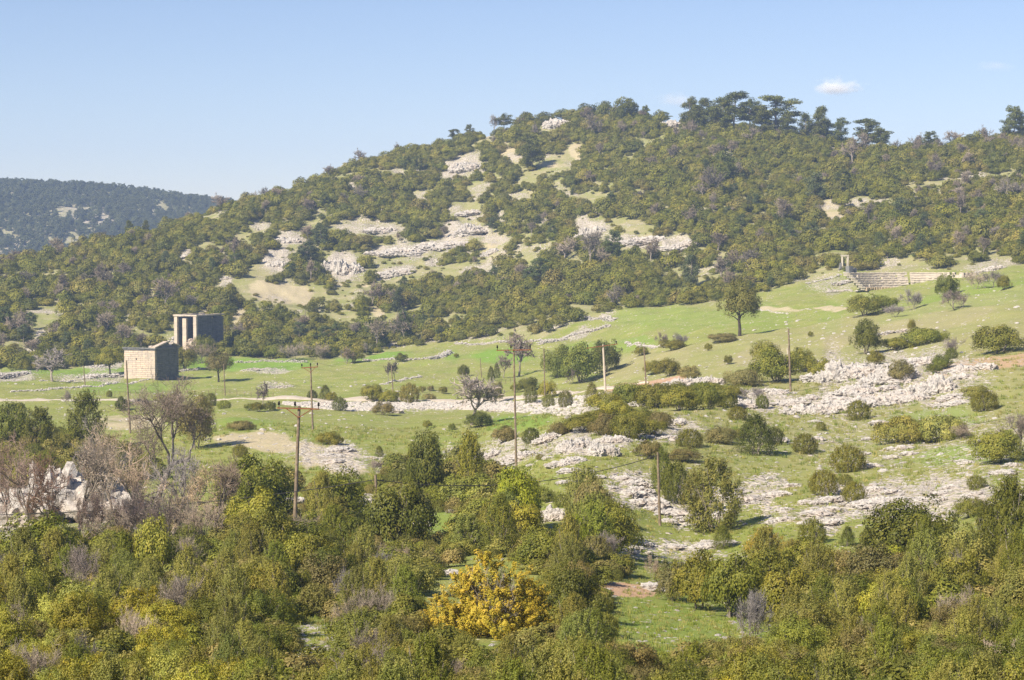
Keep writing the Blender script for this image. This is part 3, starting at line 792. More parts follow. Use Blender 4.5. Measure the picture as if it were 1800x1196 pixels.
OUT = [
 (1432,650,60,30,6,'pale crag at the upper left tip of the jagged ridge'),
 (1610,645,90,26,8,'pale rocks along the top right of the big outcrop'),
 (1500,692,90,24,9,'broken white rocks in the hollow under the jagged ridge'),
 (1600,705,70,18,7,'low bright rocks at the lower right of the outcrop'),
 (1390,712,60,16,5,'low pale hump beside the plain slim pole'),
 (1075,778,60,24,6,'small crag touching the lower bush belt'),
 (1000,815,70,14,6,'low stones below the rugged white rock mass'),
 
 (1480,668,130,50,16,'jagged limestone ridge, highest rocks of the right slope'),
 (1560,672,110,42,14,'craggy limestone heap directly behind two small shrubs on the right slope'),
 (1640,690,90,42,9,'bulky grey boulder group at the right end of the big outcrop'),
 (1530,712,170,26,22,'broad flat band of white bedrock below the jagged ridge'),
 (1430,728,110,28,12,'smooth white slabs left of the round juniper under the ridge'),
 (1690,655,60,17,5,'low grey rocks between the small shrubs and the orange bank'),
 (1728,650,28,20,2,'lone dark-sided boulder beside the orange soil bank'),
 (1700,664,40,14,3,'small pale boulder group just below the orange bank'),
 (1310,715,55,22,6,'white rock hump between the two small round shrubs'),
 (1190,682,90,24,9,'pale arched rock slab above the long bush belt'),
 (1243,675,60,22,6,'split grey boulder above the right end of the bush belt'),
 (1140,712,60,16,6,'thin rock rib rising beside the concrete pole'),
 (1010,790,70,38,9,'rugged white rock mass right of the tall middle pole'),
 (1060,800,60,38,8,'pale crag below the lower bush belt, rightmost of its outcrop'),
 (960,775,50,24,6,'knobbly boulder group behind the tall middle pole foot'),
 (905,815,90,22,8,'low white rock shelf at the foot of the tall middle pole'),
 (850,808,60,18,6,'small rock shelf between dark scrub and the tall middle pole'),
 (1150,890,34,24,2,'single rounded boulder beside the bare lone pole'),
 (1106,872,22,17,2,'small upright white stone left of the lone pole'),
 (1190,905,90,14,7,'flat stony shelf right of the lone pole'),
 (965,915,60,34,5,'slanting white crag poking out of the dense scrub'),
 (655,893,46,30,4,'dark-sided white rock beside the shorter foreground pole'),
 (508,885,60,20,4,'low pale rocks behind the rusty-armed pole'),
 (745,925,26,14,2,'dark-sided rock at the small grass gap in the scrub'),
 (1138,1034,50,20,3,'pale slab above the red earth at the meadow'),
 (1560,885,120,10,10,'long low ledge of grey bedrock above the big dome shrub'),
 (1300,880,80,9,6,'low ledges right of the tall ragged juniper'),
 (1370,692,60,12,6,'low stones around the plain slim pole foot'),
 (694,726,18,12,2,'small dark and white boulder at the stone embankment'),
 (540,1150,20,12,1,'rounded pale stone in the gap at the bottom'),
 (1255,962,80,10,5,'half-buried slabs under the ragged juniper'),
 (792,1010,22,18,1,'reddish boulder half hidden behind the golden juniper'),
]
outcrop(95, 915, 175, 205, 3, 'huge pale boulder behind the bare brown thicket at left', big=1.05, deep=.3)
outcrop(20, 925, 110, 150, 3, 'pale boulder at the left border beside the huge one', big=1.05, deep=.3)
for o_ in OUT:
    rk = outcrop(*o_, mat=None, big=1.15)
SLABS = []
def small_slabs():
    rng = np.random.default_rng(77)
    zones = [(1230, 890, 90, 45, 16), (1560, 882, 190, 26, 22), (1420, 905, 70, 22, 9), (1180, 757, 90, 16, 10), (1570, 680, 140, 45, 16), (1370, 703, 100, 14, 8), (1110, 860, 50, 34, 9), (960, 800, 110, 20, 10), (1340, 860, 60, 26, 8), (1740, 800, 50, 60, 9), (1500, 780, 140, 50, 14), (1680, 705, 60, 12, 6), (600, 808, 55, 22, 8), (1180, 965, 100, 14, 8), (1040, 845, 60, 25, 7)]
    for cx_, cy_, rx_, ry_, n in zones:
        for i in range(n):
            a, q = rng.uniform(0, 6.28), math.sqrt(rng.uniform(0, 1))
            px, py = cx_ + rx_ * q * math.cos(a), cy_ + ry_ * q * math.sin(a)
            w = rng.uniform(12, 38)
            o = outcrop(px, py, w, w * rng.uniform(.18, .42), 3, 'x', group='small limestone rocks on the stony slope', name='limestone_rock', big=1.2)
            SLABS.append((o, px, py, w))
small_slabs()
HROCK = [
 (489,470,40,28,6,'upright pale crag, leftmost of the hillside rocks above the bare soil'),
 (596,480,78,40,14,'largest craggy rock face on the wooded hillside'),
 (508,428,50,16,6,'low pale rocks uphill of the leftmost hillside crag'),
 (700,446,110,12,12,'long thin rock ledge across the middle of the hillside'),
 (780,436,120,16,14,'stepped rock ledge right of the long thin ledge'),
 (822,412,70,26,10,'tall pale rock mass at the upper end of the stepped ledge'),
 (696,484,66,14,8,'slanting rock band between dark hillside bushes'),
 (1037,418,62,30,12,'blocky grey-white crag in the middle of the wooded slope'),
 (1113,430,110,14,12,'rock shelf right of the blocky crag'),
 (1192,438,66,20,9,'pale broken rocks at the right end of the slope shelves'),
 (818,300,56,24,9,'rock scree patch high on the left shoulder of the summit'),
 (976,224,48,20,5,'bare sloping rock slab just under the summit trees'),
 (1180,222,46,14,6,'summit rocks left of the tall pines'),
 (76,600,24,24,4,'pale rock gap among bushes at the far left'),
 (865,446,40,12,5,'scattered hillside rocks right of the stepped ledge'),
 (1169,466,20,12,3,'small isolated rocks below the slope shelves'),
 (820,378,50,12,6,'low rocks beside a grassy gap above the tall rock mass'),
 (325,454,26,10,3,'small white rocks on the left shoulder of the hill'),
 (660,408,60,8,6,'thin rocks along a grassy hillside terrace'),
 (775,464,16,9,2,'two round stones between hillside bushes'),
 (1745,476,60,10,7,'pale rocks above the right end of the stone theatre'),
 (393,492,18,12,3,'small rocks at the edge of the hillside clearing'),
]
for o_ in HROCK:
    outcrop(*o_, group='limestone rocks on the wooded hillside', deep=.25, big=1.1, mat=M_ROCKW)
# mountain crags
for o_ in [(75,348,20,12,4,'round pale rock on the far blue mountain'), (125,355,40,10,5,'pale cliff near the middle of the far mountain crest'), (160,362,20,10,4,'white scar halfway down the far mountain'), (232,350,36,8,5,'long pale scree under the far mountain crest'), (283,345,14,16,3,'pale cliff near the right end of the far mountain'), (75,410,24,9,4,'lowest pale scar on the far mountain'), (235,362,16,12,3,'broken pale rocks on the far mountain slope'), (345,345,16,10,3,'last pale rocks where the near hill cuts the far mountain'), (200,335,30,7,4,'pale outcrop on the far mountain crest')]:
    outcrop(*o_, group='rocks on the far mountain', deep=.5, big=1.0)

# ------------------------------------------------------------------ dry stone walls, embankment, rubble
def polyline(pts, step):
    P = np.array([[*at(px, py)[:2]] for px, py in pts])
    out = []
    for a, b in zip(P[:-1], P[1:]):
        n = max(2, int(np.linalg.norm(b - a) / step))
        for t in np.linspace(0, 1, n, endpoint=False): out.append(a + (b - a) * t)
    return np.array(out)
def stone_wall(pts, h, wdt, label, name='dry_stone_wall', size=0.4, group='dry stone field walls', dens=1.0, cat='wall', step=None):
    L = polyline(pts, step or size * .7)
    it = []
    layers = max(1, int(h / (size * .6)))
    for q in L:
        for k_ in range(layers):
            for _ in range(max(1, int(dens * wdt / size * (1 - .5 * k_ / layers)))):
                if RNG.uniform() < .12: continue
                x = q[0] + RNG.normal() * wdt * .3; y = q[1] + RNG.normal() * wdt * .3
                s = size * RNG.uniform(.45, 1.1)
                it.append((x, y, float(hgt(x, y)[0]) + k_ * size * .5 + s * .05, s * .95, s * .85, s * .6, RNG.uniform(0, 6.28)))
    p = Vector((L[0][0], L[0][1], float(hgt(*L[0])[0])))
    me = mesh(name, *lumps(it, lo=True, local=p), M_ROCKW if cat == 'wall' else M_ROCK)
    return tag(link(name, me, None, p), label, cat, group)
stone_wall([(20,690),(60,688),(100,684),(150,680),(190,676)], .7, .8, 'low stone wall slanting up from the road at far left')
stone_wall([(190,676),(240,672),(262,668)], .7, .8, 'low stone wall ending at the lit temple corner')
stone_wall([(0,664),(45,658)], 1.3, 2.6, 'pale heap of field stones at the left edge', name='stone_heap', cat='stones', group='heaps of field stones')
stone_wall([(70,671),(130,670)], .5, .8, 'short stone row under the round mauve tree')
stone_wall([(305,655),(345,650),(400,642)], .8, 1.0, 'grey stone wall leading right from the temple')
stone_wall([(415,638),(470,636),(540,638)], .8, .9, 'stone wall along the top of the bright green field')
stone_wall([(428,652),(474,651)], .6, 1.6, 'isolated flat heap of pale stones in the green field', name='stone_heap', cat='stones', group='heaps of field stones')
stone_wall([(640,634),(700,632),(760,630)], .8, 1.0, 'white boulder row behind the two-trunk tree')
stone_wall([(760,632),(790,620)], 1.3, 1.8, 'leaning white blocks at the end of the boulder row', name='stone_heap', cat='stones', group='heaps of field stones')
stone_wall([(800,605),(870,603),(950,600),(1000,598)], .8, 1.0, 'stone wall at the foot of the hill left of the big oaks')
stone_wall([(950,606),(1010,590),(1070,575)], 1.0, 1.8, 'stone wall climbing to the hill behind the big oaks')
stone_wall([(1000,556),(1080,564)], .9, 2.2, 'upper pale stone terrace at the hill foot')
stone_wall([(670,676),(710,668),(740,662)], .5, .8, 'faint row of stones crossing the field behind the road')
stone_wall([(470,683),(510,681)], .6, 1.6, 'curved pale stone heap right of the small bare tree', name='stone_heap', cat='stones', group='heaps of field stones')
stone_wall([(1100,603),(1170,612),(1130,606)], .6, .8, 'low stone line right of the concrete pole')
stone_wall([(1545,590),(1595,583)], .8, 1.4, 'dark-sided stone pile high on the right green slope', name='stone_heap', cat='stones', group='heaps of field stones')
stone_wall([(1330,544),(1425,545)], .35, .7, 'thin pale stone line across the far green field')
stone_wall([(150,668),(180,664),(215,664)], 1.6, 3.0, 'tumbled white blocks left of the lit temple', name='stone_heap', cat='stones', group='heaps of field stones', size=.8)
stone_wall([(160,648),(190,640),(215,632)], 1.2, 2.5, 'pale rubble slope behind the yellow-green tree', name='stone_heap', cat='stones', group='heaps of field stones', size=.7)
stone_wall([(292,606),(318,600),(338,600)], 1.8, 3.5, 'white fallen blocks in front of the open temple', name='stone_heap', cat='stones', group='heaps of field stones', size=1.0)
stone_wall([(1456,512),(1520,511)], .7, 1.0, 'straight low ruined wall before the theatre seats')
stone_wall([(1470,500),(1500,494)], 1.0, 3.0, 'rubble at the left end of the theatre', name='stone_heap', cat='stones', group='heaps of field stones', size=.7)
stone_wall([(1425,498),(1480,482)], .6, 3.0, 'scattered stones on the mound left of the theatre', name='stone_heap', cat='stones', group='heaps of field stones', size=.6, dens=.5)
# rubble face of the road embankment
def embankment():
    it = []
    xs = np.arange(500, 1075, 1.1)
    for px in xs:
        top = np.interp(px, [500, 620, 740, 860, 940, 1000, 1075], [708, 708, 708, 708, 704, 700, 690])
        bot = np.interp(px, [500, 560, 620, 760, 860, 940, 1000, 1075], [712, 719, 724, 720, 722, 728, 732, 716])
        for k_ in range(6):
            py = RNG.uniform(top, bot)
            p = at(px + RNG.normal(), py, 230)
            s = RNG.uniform(.22, .75)
            it.append((p.x, p.y, p.z, s, s * .8, s * .7, RNG.uniform(0, 6.28)))
    p0 = at(780, 720, 230)
    tag(link('stone_embankment', mesh('stone_embankment', *lumps(it, lo=True, local=p0), M_ROCKW), None, p0), 'long pale stone embankment holding up the dirt road', 'wall')
embankment()

# ------------------------------------------------------------------ dirt road
def road():
    pts = [(-700, 432), (-300, 430), (0, 430), (150, 431), (300, 432), (450, 431), (600, 430), (750, 429), (900, 424), (980, 415), (1040, 400), (1090, 389), (1140, 378)]
    P = [(ray(px, 600)[0] * Y, Y) for px, Y in pts]
    xs = []
    for a, b in zip(P[:-1], P[1:]):
        for t in np.linspace(0, 1, 30, endpoint=False): xs.append((a[0] + (b[0]-a[0]) * t, a[1] + (b[1]-a[1]) * t))
    V, F = [], []
    nx = 9
    for i, (x, y) in enumerate(xs):
        w_ = 3.2 + .3 * math.sin(i * .21)
        zc = float(hgt(x, y)[0])
        for j in range(nx):
            o = (j / (nx - 1) - .5) * 2
            yy_ = y + o * w_
            z = float(hgt(x, yy_)[0])
            V.append((x, yy_, max(z, zc * .5 + z * .5) + .2 - .3 * (abs(o) > .95)))
        if i:
            for j in range(nx - 1):
                a = (i - 1) * nx + j
                F.append((a, a + nx, a + nx + 1, a + 1))
    m = simple_mat("dirt_road", (0.58, 0.50, 0.40), .95, .22, 1.3)
    tag(link('dirt_road', mesh('dirt_road', V, np.array(F), m, smooth=True)), kind='structure')
road()

# ------------------------------------------------------------------ ruins
def block_mat(name, c1, c2, dark):
    m, nt, ns, ls, out = new_mat(name)
    tc = N(ns, "ShaderNodeTexCoord"); v = tc.outputs['Object']
    a = N(ns, "ShaderNodeAttribute"); a.attribute_name = "tint"
    n1 = noise_n(ns, ls, v, 0.5, 5, 0.7); n2 = noise_n(ns, ls, v, 4.0, 5, 0.7)
    mp = N(ns, "ShaderNodeMapping"); mp.inputs['Scale'].default_value = (1.6, 1.6, 0.12); ls.new(v, mp.inputs['Vector'])
    n3 = noise_n(ns, ls, mp.outputs[0], 1.0, 4, 0.7)
    c = mixc(ns, ls, a.outputs['Fac'], c1, c2)
    c = mixc(ns, ls, mth(ns, ls, 'MULTIPLY', ramp(ns, ls, n2, .5, .75), .3), c, dark)
    c = mixc(ns, ls, mth(ns, ls, 'MULTIPLY', ramp(ns, ls, n3, .50, .66), .55), c, dark)
    c = mixc(ns, ls, mth(ns, ls, 'MULTIPLY', ramp(ns, ls, n1, .55, .7), .35), c, dark)
    p = N(ns, "ShaderNodeBsdfPrincipled"); p.inputs['Roughness'].default_value = .93; p.inputs['Specular IOR Level'].default_value = .1
    ls.new(c, p.inputs['Base Color'])
    bp = N(ns, "ShaderNodeBump"); bp.inputs['Distance'].default_value = .06; ls.new(n2, bp.inputs['Height']); ls.new(bp.outputs[0], p.inputs['Normal'])
    ls.new(p.outputs[0], out.inputs[0])
    return m
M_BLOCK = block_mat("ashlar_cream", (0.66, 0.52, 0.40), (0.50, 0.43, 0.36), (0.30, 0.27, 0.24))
M_BLOCKG_SHADE = block_mat("ashlar_grey_shade", (0.22, 0.215, 0.21), (0.15, 0.15, 0.155), (0.07, 0.07, 0.075))  # grey stone, darkened so the temple's shaded side is put into the colour
M_SEAT = block_mat("seat_stone", (0.62, 0.54, 0.43), (0.52, 0.47, 0.40), (0.36, 0.32, 0.28))
def ashlar(a, b, h, thick, course=.52, blk=1.4, z0=-1.2, top=None, gap=.05, seed=0):
    """wall of stone blocks from a to b (xy); top(t) gives the height along it"""
    rng = np.random.default_rng(seed)
    a, b = np.array(a, float), np.array(b, float); L = np.linalg.norm(b - a); d = (b - a) / L; rz = math.atan2(d[1], d[0])
    gs, ts = [], []
    z, r = z0, 0
    while z < h - 1e-3:
        hh = min(course, h - z) ; x = -(r % 2) * blk * .5 if L > blk else 0
        while x < L:
            w = blk * rng.uniform(.8, 1.25); x0, x1 = max(x, 0), min(x + w, L)
            x += w
            if x1 - x0 < .08: continue
            if top and z + hh * .6 > top(((x0 + x1) / 2) / L): continue
            c = a + d * (x0 + x1) / 2
            gs.append(boxg((c[0], c[1], z + hh / 2), (x1 - x0 - gap, thick + rng.uniform(-.05, .05), hh - gap), rz, .006, rng))
            ts += [rng.uniform()] * 6
        z += hh; r += 1
    V, F = cat_geo(gs)
    return V, F, np.array(ts)
def temple_frame(px, Y, al):
    p = at_depth(px, Y)
    e1 = np.array([-math.cos(al), math.sin(al)]); e2 = np.array([math.sin(al), math.cos(al)])
    return p, e1, e2
def temple_closed():
    al = math.radians(24)
    p, e1, e2 = temple_frame(272, 562, al)
    m_ = mpp(562); zt = ray(272, 612)[1] * 562 - p.z; zb = ray(272, 665)[1] * 562
    p.z = zb; H = ray(272, 612)[1] * 562 - zb
    L1 = 59 * m_ / math.cos(al); L2 = 31 * m_ / math.sin(al)
    root = tag(empty('temple', p), 'closed cream stone temple ruin with broken gable, standing in the green field', 'temple')
    T = .8
    def w(name, a, b, h, seed, top=None, mat=M_BLOCK):
        link(name, mesh(name, *[ashlar(a, b, h, T, seed=seed, top=top)[i] for i in (0, 1)], mat, ashlar(a, b, h, T, seed=seed, top=top)[2]), root)
    O = np.zeros(2)
    w('side_wall', O + e2 * T * .5, e1 * L1 + e2 * T * .5, H - .7, 1)
    w('front_wall', e2 * T * 1.02 - e1 * -T * .5, e2 * L2 + e1 * T * .5, H - .7, 2, mat=M_BLOCKG_SHADE)
    w('side_wall', e1 * T * 1.02 + e2 * (L2 - T * .5), e1 * L1 + e2 * (L2 - T * .5), H - .7, 3, mat=M_BLOCKG_SHADE)
    w('rear_wall', e1 * (L1 - T * .5) + e2 * T * 1.02, e1 * (L1 - T * .5) + e2 * (L2 - T * 1.02), H - .7, 4)
    # cornice in two steps
    gs = []
    def band(a, b, z0, z1, out_):
        n = max(2, int(np.linalg.norm(b - a) / 1.5)); d = (b - a) / np.linalg.norm(b - a); rz = math.atan2(d[1], d[0])
        for i in range(n):
            c = a + (b - a) * (i + .5) / n
            gs.append(boxg((c[0], c[1], (z0 + z1) / 2 + random.uniform(-.03, .03)), (np.linalg.norm(b - a) / n - .03, T + out_ * 2 + random.uniform(-.05, .05), z1 - z0 - .02), rz))
    for z0, z1, o in ((H - .68, H - .36, .12), (H - .34, H, .34)):
        band(-e1 * o + e2 * T * .5, e1 * (L1 + o) + e2 * T * .5, z0, z1, o)
        band(e2 * (T * 1.0 + o) + e1 * T * .5, e2 * (L2 + o) + e1 * T * .5, z0 + .004, z1 + .004, o)
    V, F = cat_geo(gs); link('cornice', mesh('cornice', V, F, M_BLOCKG_SHADE, RNG.uniform(0, 1, len(F))), root)
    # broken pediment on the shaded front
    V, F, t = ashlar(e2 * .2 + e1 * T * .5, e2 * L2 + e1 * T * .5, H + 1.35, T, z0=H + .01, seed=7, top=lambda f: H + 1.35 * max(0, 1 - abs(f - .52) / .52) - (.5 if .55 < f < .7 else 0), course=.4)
    link('pediment', mesh('pediment', V, F, M_BLOCKG_SHADE, t), root)
    gs = []
    for f in np.linspace(.02, .98, 10):
        if .55 < f < .66: continue
        zz = H + 1.35 * (1 - abs(f - .52) / .52) + .12
        c = e2 * L2 * f + e1 * .3
        V, F = boxg((0, 0, 0), (1.15, 1.3, .32)); th = math.atan(1.35 / (L2 * .52)) * (1 if f < .52 else -1)
        R = np.array([[math.cos(th), 0, -math.sin(th)], [0, 1, 0], [math.sin(th), 0, math.cos(th)]]); V = V @ R.T
        ra = math.atan2(e2[1], e2[0]); V = np.stack([V[:, 0]*math.cos(ra)-V[:, 1]*math.sin(ra), V[:, 0]*math.sin(ra)+V[:, 1]*math.cos(ra), V[:, 2]], 1)
        gs.append((V + [c[0], c[1], zz], F))
    for s in range(5):
        c = e2 * (L2 * .12 * s + .8) + e1 * (1.6 + .3 * s)
        gs.append(boxg((c[0], c[1], H + .25), (1.6, .9, .4), random.uniform(0, 3), .06, RNG))
    V, F = cat_geo(gs); link('roof_blocks', mesh('roof_blocks', V, F, M_BLOCK, RNG.uniform(0, 1, len(F))), root)
    # small dark plate on the lit wall, its colour standing for shade in a hole
    c = e1 * L1 * .6 - e2 * .012
    V, F = boxg((c[0], c[1], H * .62), (.34, .06, .42), math.atan2(e1[1], e1[0]))
    link('wall_hole_shade', mesh('wall_hole_shade', V, F, simple_mat('hole_shade', (.05, .045, .04))), root)
temple_closed()
def temple_open():
    al = math.radians(24)
    p, e1, e2 = temple_frame(345, 640, al)
    m_ = mpp(640); zb = ray(345, 612)[1] * 640; p.z = zb
    H = ray(345, 554)[1] * 640 - zb
    L1 = 42 * m_ / math.cos(al); L2 = 37 * m_ / math.sin(al)
    root = tag(empty('temple', p), 'open-fronted grey temple ruin with pale pillars, at the edge of the wood', 'temple')
    T = .9
    def w(name, a, b, h, seed, top=None, mat=M_BLOCKG_SHADE, thick=T, **k2):
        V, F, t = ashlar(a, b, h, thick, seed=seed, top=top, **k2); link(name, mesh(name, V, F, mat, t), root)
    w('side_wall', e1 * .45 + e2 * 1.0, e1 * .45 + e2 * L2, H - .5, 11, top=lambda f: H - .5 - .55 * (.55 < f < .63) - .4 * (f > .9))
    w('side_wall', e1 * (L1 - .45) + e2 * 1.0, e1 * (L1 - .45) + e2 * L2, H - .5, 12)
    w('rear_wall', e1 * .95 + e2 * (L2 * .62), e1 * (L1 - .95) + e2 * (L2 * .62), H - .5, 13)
    for (f0, wd, top_) in ((-.02, 1.1, H - .45), (L1 - 1.08, 1.1, H - .45)):
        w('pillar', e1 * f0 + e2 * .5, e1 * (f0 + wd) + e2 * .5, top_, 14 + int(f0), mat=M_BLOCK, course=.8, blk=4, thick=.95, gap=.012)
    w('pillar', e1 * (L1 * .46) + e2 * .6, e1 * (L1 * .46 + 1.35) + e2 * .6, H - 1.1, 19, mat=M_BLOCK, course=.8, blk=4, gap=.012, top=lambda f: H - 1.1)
    gs = []
    for a, b in ((-e1 * .25 + e2 * .5, e1 * (L1 + .25) + e2 * .5), (e1 * .45 + e2 * 1.2, e1 * .45 + e2 * (L2 + .2)), (e1 * (L1 - .45) + e2 * 1.2, e1 * (L1 - .45) + e2 * (L2 + .2))):
        d = (b - a) / np.linalg.norm(b - a); n = max(2, int(np.linalg.norm(b - a) / 1.7))
        for i in range(n):
            c = a + (b - a) * (i + .5) / n
            gs.append(boxg((c[0], c[1], H - .22 + random.uniform(-.04, .04)), (np.linalg.norm(b - a) / n - .03, 1.35, .46), math.atan2(d[1], d[0]), .02, RNG))
    V, F = cat_geo(gs); link('architrave', mesh('architrave', V, F, M_BLOCK, RNG.uniform(0, 1, len(F))), root)
    gs = []
    for s in range(9):
        c = e1 * random.uniform(.8, 3.2) + e2 * random.uniform(-.8, .8)
        gs.append(boxg((c[0], c[1], random.uniform(.2, 2.2)), (random.uniform(.7, 1.6), .8, random.uniform(.6, 1.6)), random.uniform(0, 3), .12, RNG))
    V, F = cat_geo(gs); link('fallen_blocks', mesh('fallen_blocks', V, F, M_BLOCK, RNG.uniform(0, 1, len(F))), root)
temple_open()
def theatre():
    p = at_depth(1606, 552); zb = ray(1606, 509)[1] * 552; p.z = zb
    root = tag(empty('ancient_theatre', p), 'curved rows of stone theatre seats cut into the hillside', 'theatre')
    rows = 7
    for k_ in range(rows):
        gs, ts = [], []
        r = 13.0 + k_ * .66; n = 64
        jr = RNG.normal(0, .05, n)
        for i in range(n):
            if k_ and i in (36, 50): continue
            if RNG.uniform() < (.04 if i < 50 else .30): continue
            th = math.radians(190 - 182 * (i + .5) / n)
            x, y = r * 1.02 * math.cos(th), (r + k_ * .55) * .62 * math.sin(th) + 2
            tx, ty = -r * math.sin(th), r * .62 * math.cos(th)
            L = math.hypot(tx, ty) * math.radians(182 / n) * 1.06
            z = .25 + k_ * .60 + jr[i] * .6
            gs.append(boxg((x, y + .08, z - .12), (L, 1.0, .56), math.atan2(ty, tx)))
            gs.append(boxg((x, y + jr[i], z + .25), (L, 1.15, .24), math.atan2(ty, tx), .012, RNG)); ts += [RNG.uniform(.2, .6)] * 12
        V, F = cat_geo(gs); link('seat_row', mesh('seat_row', V, F, M_SEAT, ts), root)
    gs = []
    for i in range(40):
        th = math.radians(184 - 176 * i / 40); x, y = 12.3 * math.cos(th), 12.3 * .62 * math.sin(th) + 2
        gs.append(boxg((x, y, -.05), (1.2, .5, .8), th + 1.57, .03, RNG))
    V, F = cat_geo(gs); link('lower_wall', mesh('lower_wall', V, F, block_mat("ashlar_tan", (0.60, .47, .32), (.54, .42, .29), (.36, .28, .2)), RNG.uniform(0, 1, len(F))), root)
theatre()
def ruin_block(px, Y, pytop, pybase, w, label):
    zb, zt = ray(px, pybase)[1] * Y, ray(px, pytop)[1] * Y
    p = Vector((ray(px, 600)[0] * Y, Y, zb))
    V, F = boxg((0, 0, (zt - zb) / 2 - .2), (w, w * .8, zt - zb + .4), .5, .12, RNG)
    tag(link('stone_block', mesh('stone_block', V, F, M_BLOCKG_SHADE, RNG.uniform(0, 1, len(F))), None, p), label, 'stone block')
ruin_block(1493, 566, 468, 484, 1.7, 'large upright grey block at the upper left end of the theatre')
ruin_block(1501, 568, 471, 484, 1.3, 'dark smaller block leaning by the big theatre block')
ruin_block(1476, 570, 463, 471, .5, 'slim white upright stone left of the theatre')
def gate():
    Y = 588; zb = ray(1484, 462)[1] * Y; zt = ray(1484, 449)[1] * Y; H = zt - zb
    p = Vector((ray(1484, 600)[0] * Y, Y, zb)); root = tag(empty('stone_gateway', p), 'small white square stone gateway among the bushes above the theatre', 'gateway')
    for x in (-.75, .8):
        V, F = boxg((x, 0, (H - .4) / 2 - .5), (.45, .5, H + .6), 0, .03, RNG); link('jamb', mesh('jamb', V, F, M_SEAT, RNG.uniform(0, 1, 6)), root)
    V, F = boxg((0, 0, H - .12), (2.2, .56, .4), 0, .03, RNG); link('lintel', mesh('lintel', V, F, M_SEAT, RNG.uniform(0, 1, 6)), root)
gate()

# ------------------------------------------------------------------ poles and wires
M_WOOD = simple_mat("pole_wood", (0.30, 0.235, 0.16), .9, .5, 2.5, c2=(0.13, 0.095, 0.065))
M_CONC = simple_mat("pole_concrete", (0.58, 0.50, 0.40), .9, .15, 2)
M_RUST = simple_mat("rusty_steel", (0.30, 0.115, 0.05), .8, .45, 6)
M_INS = simple_mat("insulator_glaze", (0.02, 0.017, 0.015), .25, .1)
M_WIRE = simple_mat("wire", (0.06, 0.055, 0.05), .6, .1)
WP = {}
def pole(key, pxb, pyb, pxt, pyt, Y, r, label, mat=None, arm=None, braces=False, group='utility poles', dz=0.0):
    zt = ray(pxt, pyt)[1] * Y; zb = ray(pxb, pyb)[1] * Y
    xb, xt = ray(pxb, pyb)[0] * Y, ray(pxt, pyt)[0] * Y
    g = float(hgt(xb, Y)[0]); zb = min(zb, g)
    p = Vector((xb, Y, zb)); root = tag(empty('utility_pole', p), label, 'utility pole', group)
    H = zt - zb; dx = xt - xb
    V, F = tube([(dx * t, 0.004 * math.sin(t * 6) * H, -.6 + (H + .6) * t) for t in np.linspace(0, 1, 8)], np.linspace(r * 1.15, r * .75, 8), 10)
    link('pole', mesh('pole', V, F, mat or M_WOOD, smooth=True), root)
    WP[key] = [Vector((xt, Y, zt))]
    if arm:
        (x0, y0), (x1, y1), ins, sk = arm
        a = Vector((ray(x0, y0)[0] * Y - xb, -sk, ray(x0, y0)[1] * Y - zb)); b = Vector((ray(x1, y1)[0] * Y - xb, sk, ray(x1, y1)[1] * Y - zb))
        off = Vector((0, -r - .06, 0)); th = .085 if Y < 250 else .13
        d = b - a; rz = math.atan2(d.y, d.x); c = (a + b) / 2 + off
        V, F = boxg((0, 0, 0), (d.length, th, th)); ry = math.atan2(d.z, math.hypot(d.x, d.y))
        V = np.stack([V[:, 0] * math.cos(ry), V[:, 1], V[:, 2] + V[:, 0] * math.sin(ry)], 1)
        V = np.stack([V[:, 0]*math.cos(rz)-V[:, 1]*math.sin(rz), V[:, 0]*math.sin(rz)+V[:, 1]*math.cos(rz), V[:, 2]], 1) + np.array(c)
        link('crossarm', mesh('crossarm', V, F, M_RUST), root)
        WP[key] = []
        for f in ins:
            q = a + d * f + off
            s = 1.0 if Y < 250 else 1.25
            V, F = tube([(q.x, q.y, q.z + .04), (q.x, q.y, q.z + .2*s), (q.x, q.y, q.z + .24*s), (q.x, q.y, q.z + .36*s), (q.x, q.y, q.z + .42*s), (q.x, q.y, q.z + .5*s)], [.03*s, .03*s, .10*s, .075*s, .085*s, .04*s], 8)
            link('insulator', mesh('insulator', V, F, M_INS, smooth=True), root)
            WP[key].append(p + q + Vector((0, 0, .48 * s)))
        if braces:
            for f in braces[:2]:
                q = a + d * f + off; e = Vector((dx * (1 - braces[2] / H), off.y, H - braces[2]))
                V, F = tube([tuple(q), tuple((q + e) / 2), tuple(e)], [.035] * 3, 5); link('brace', mesh('brace', V, F, M_RUST), root)
    return root
pole('near', 516, 938, 526, 714, 153, .14, 'tall leaning wooden pole with rusty crossarm and V braces, nearest', arm=((488, 717), (562, 719), (.04, .42, .98), 0.0), braces=(.2, .83, .82))
pole('mid', 908, 797, 903, 611, 207, .11, 'tall wooden pole with thin crossarm right of the round bare tree', arm=((873, 616), (933, 615), (.02, .42, .98), 0.0))
pole('conc', 1065, 700, 1060, 606, 380, .21, 'pale concrete pole with dark crossarm beside the big oaks', mat=M_CONC, arm=((1031, 612), (1086, 605), (.03, .56, .95), 0.6))
pole('far', 550, 756, 546, 644, 307, .14, 'thin wooden pole with crossarm behind the nearest pole', arm=((530, 647), (559, 645), (.03, .55, .97), 0.0), braces=(.12, .85, .9))
pole('right', 1390, 688, 1386, 578, 300, .15, 'plain slim pole without crossarm by the right slope outcrop')
pole('left', 229, 742, 222, 634, 330, .15, 'plain dark pole rising in front of the cream temple')
pole('lone', 1161, 935, 1156, 795, 165, .11, 'bare pale pole standing alone on the stony slope')
pole('short', 666, 952, 660, 835, 150, .12, 'shorter bare wooden pole right of the nearest pole')
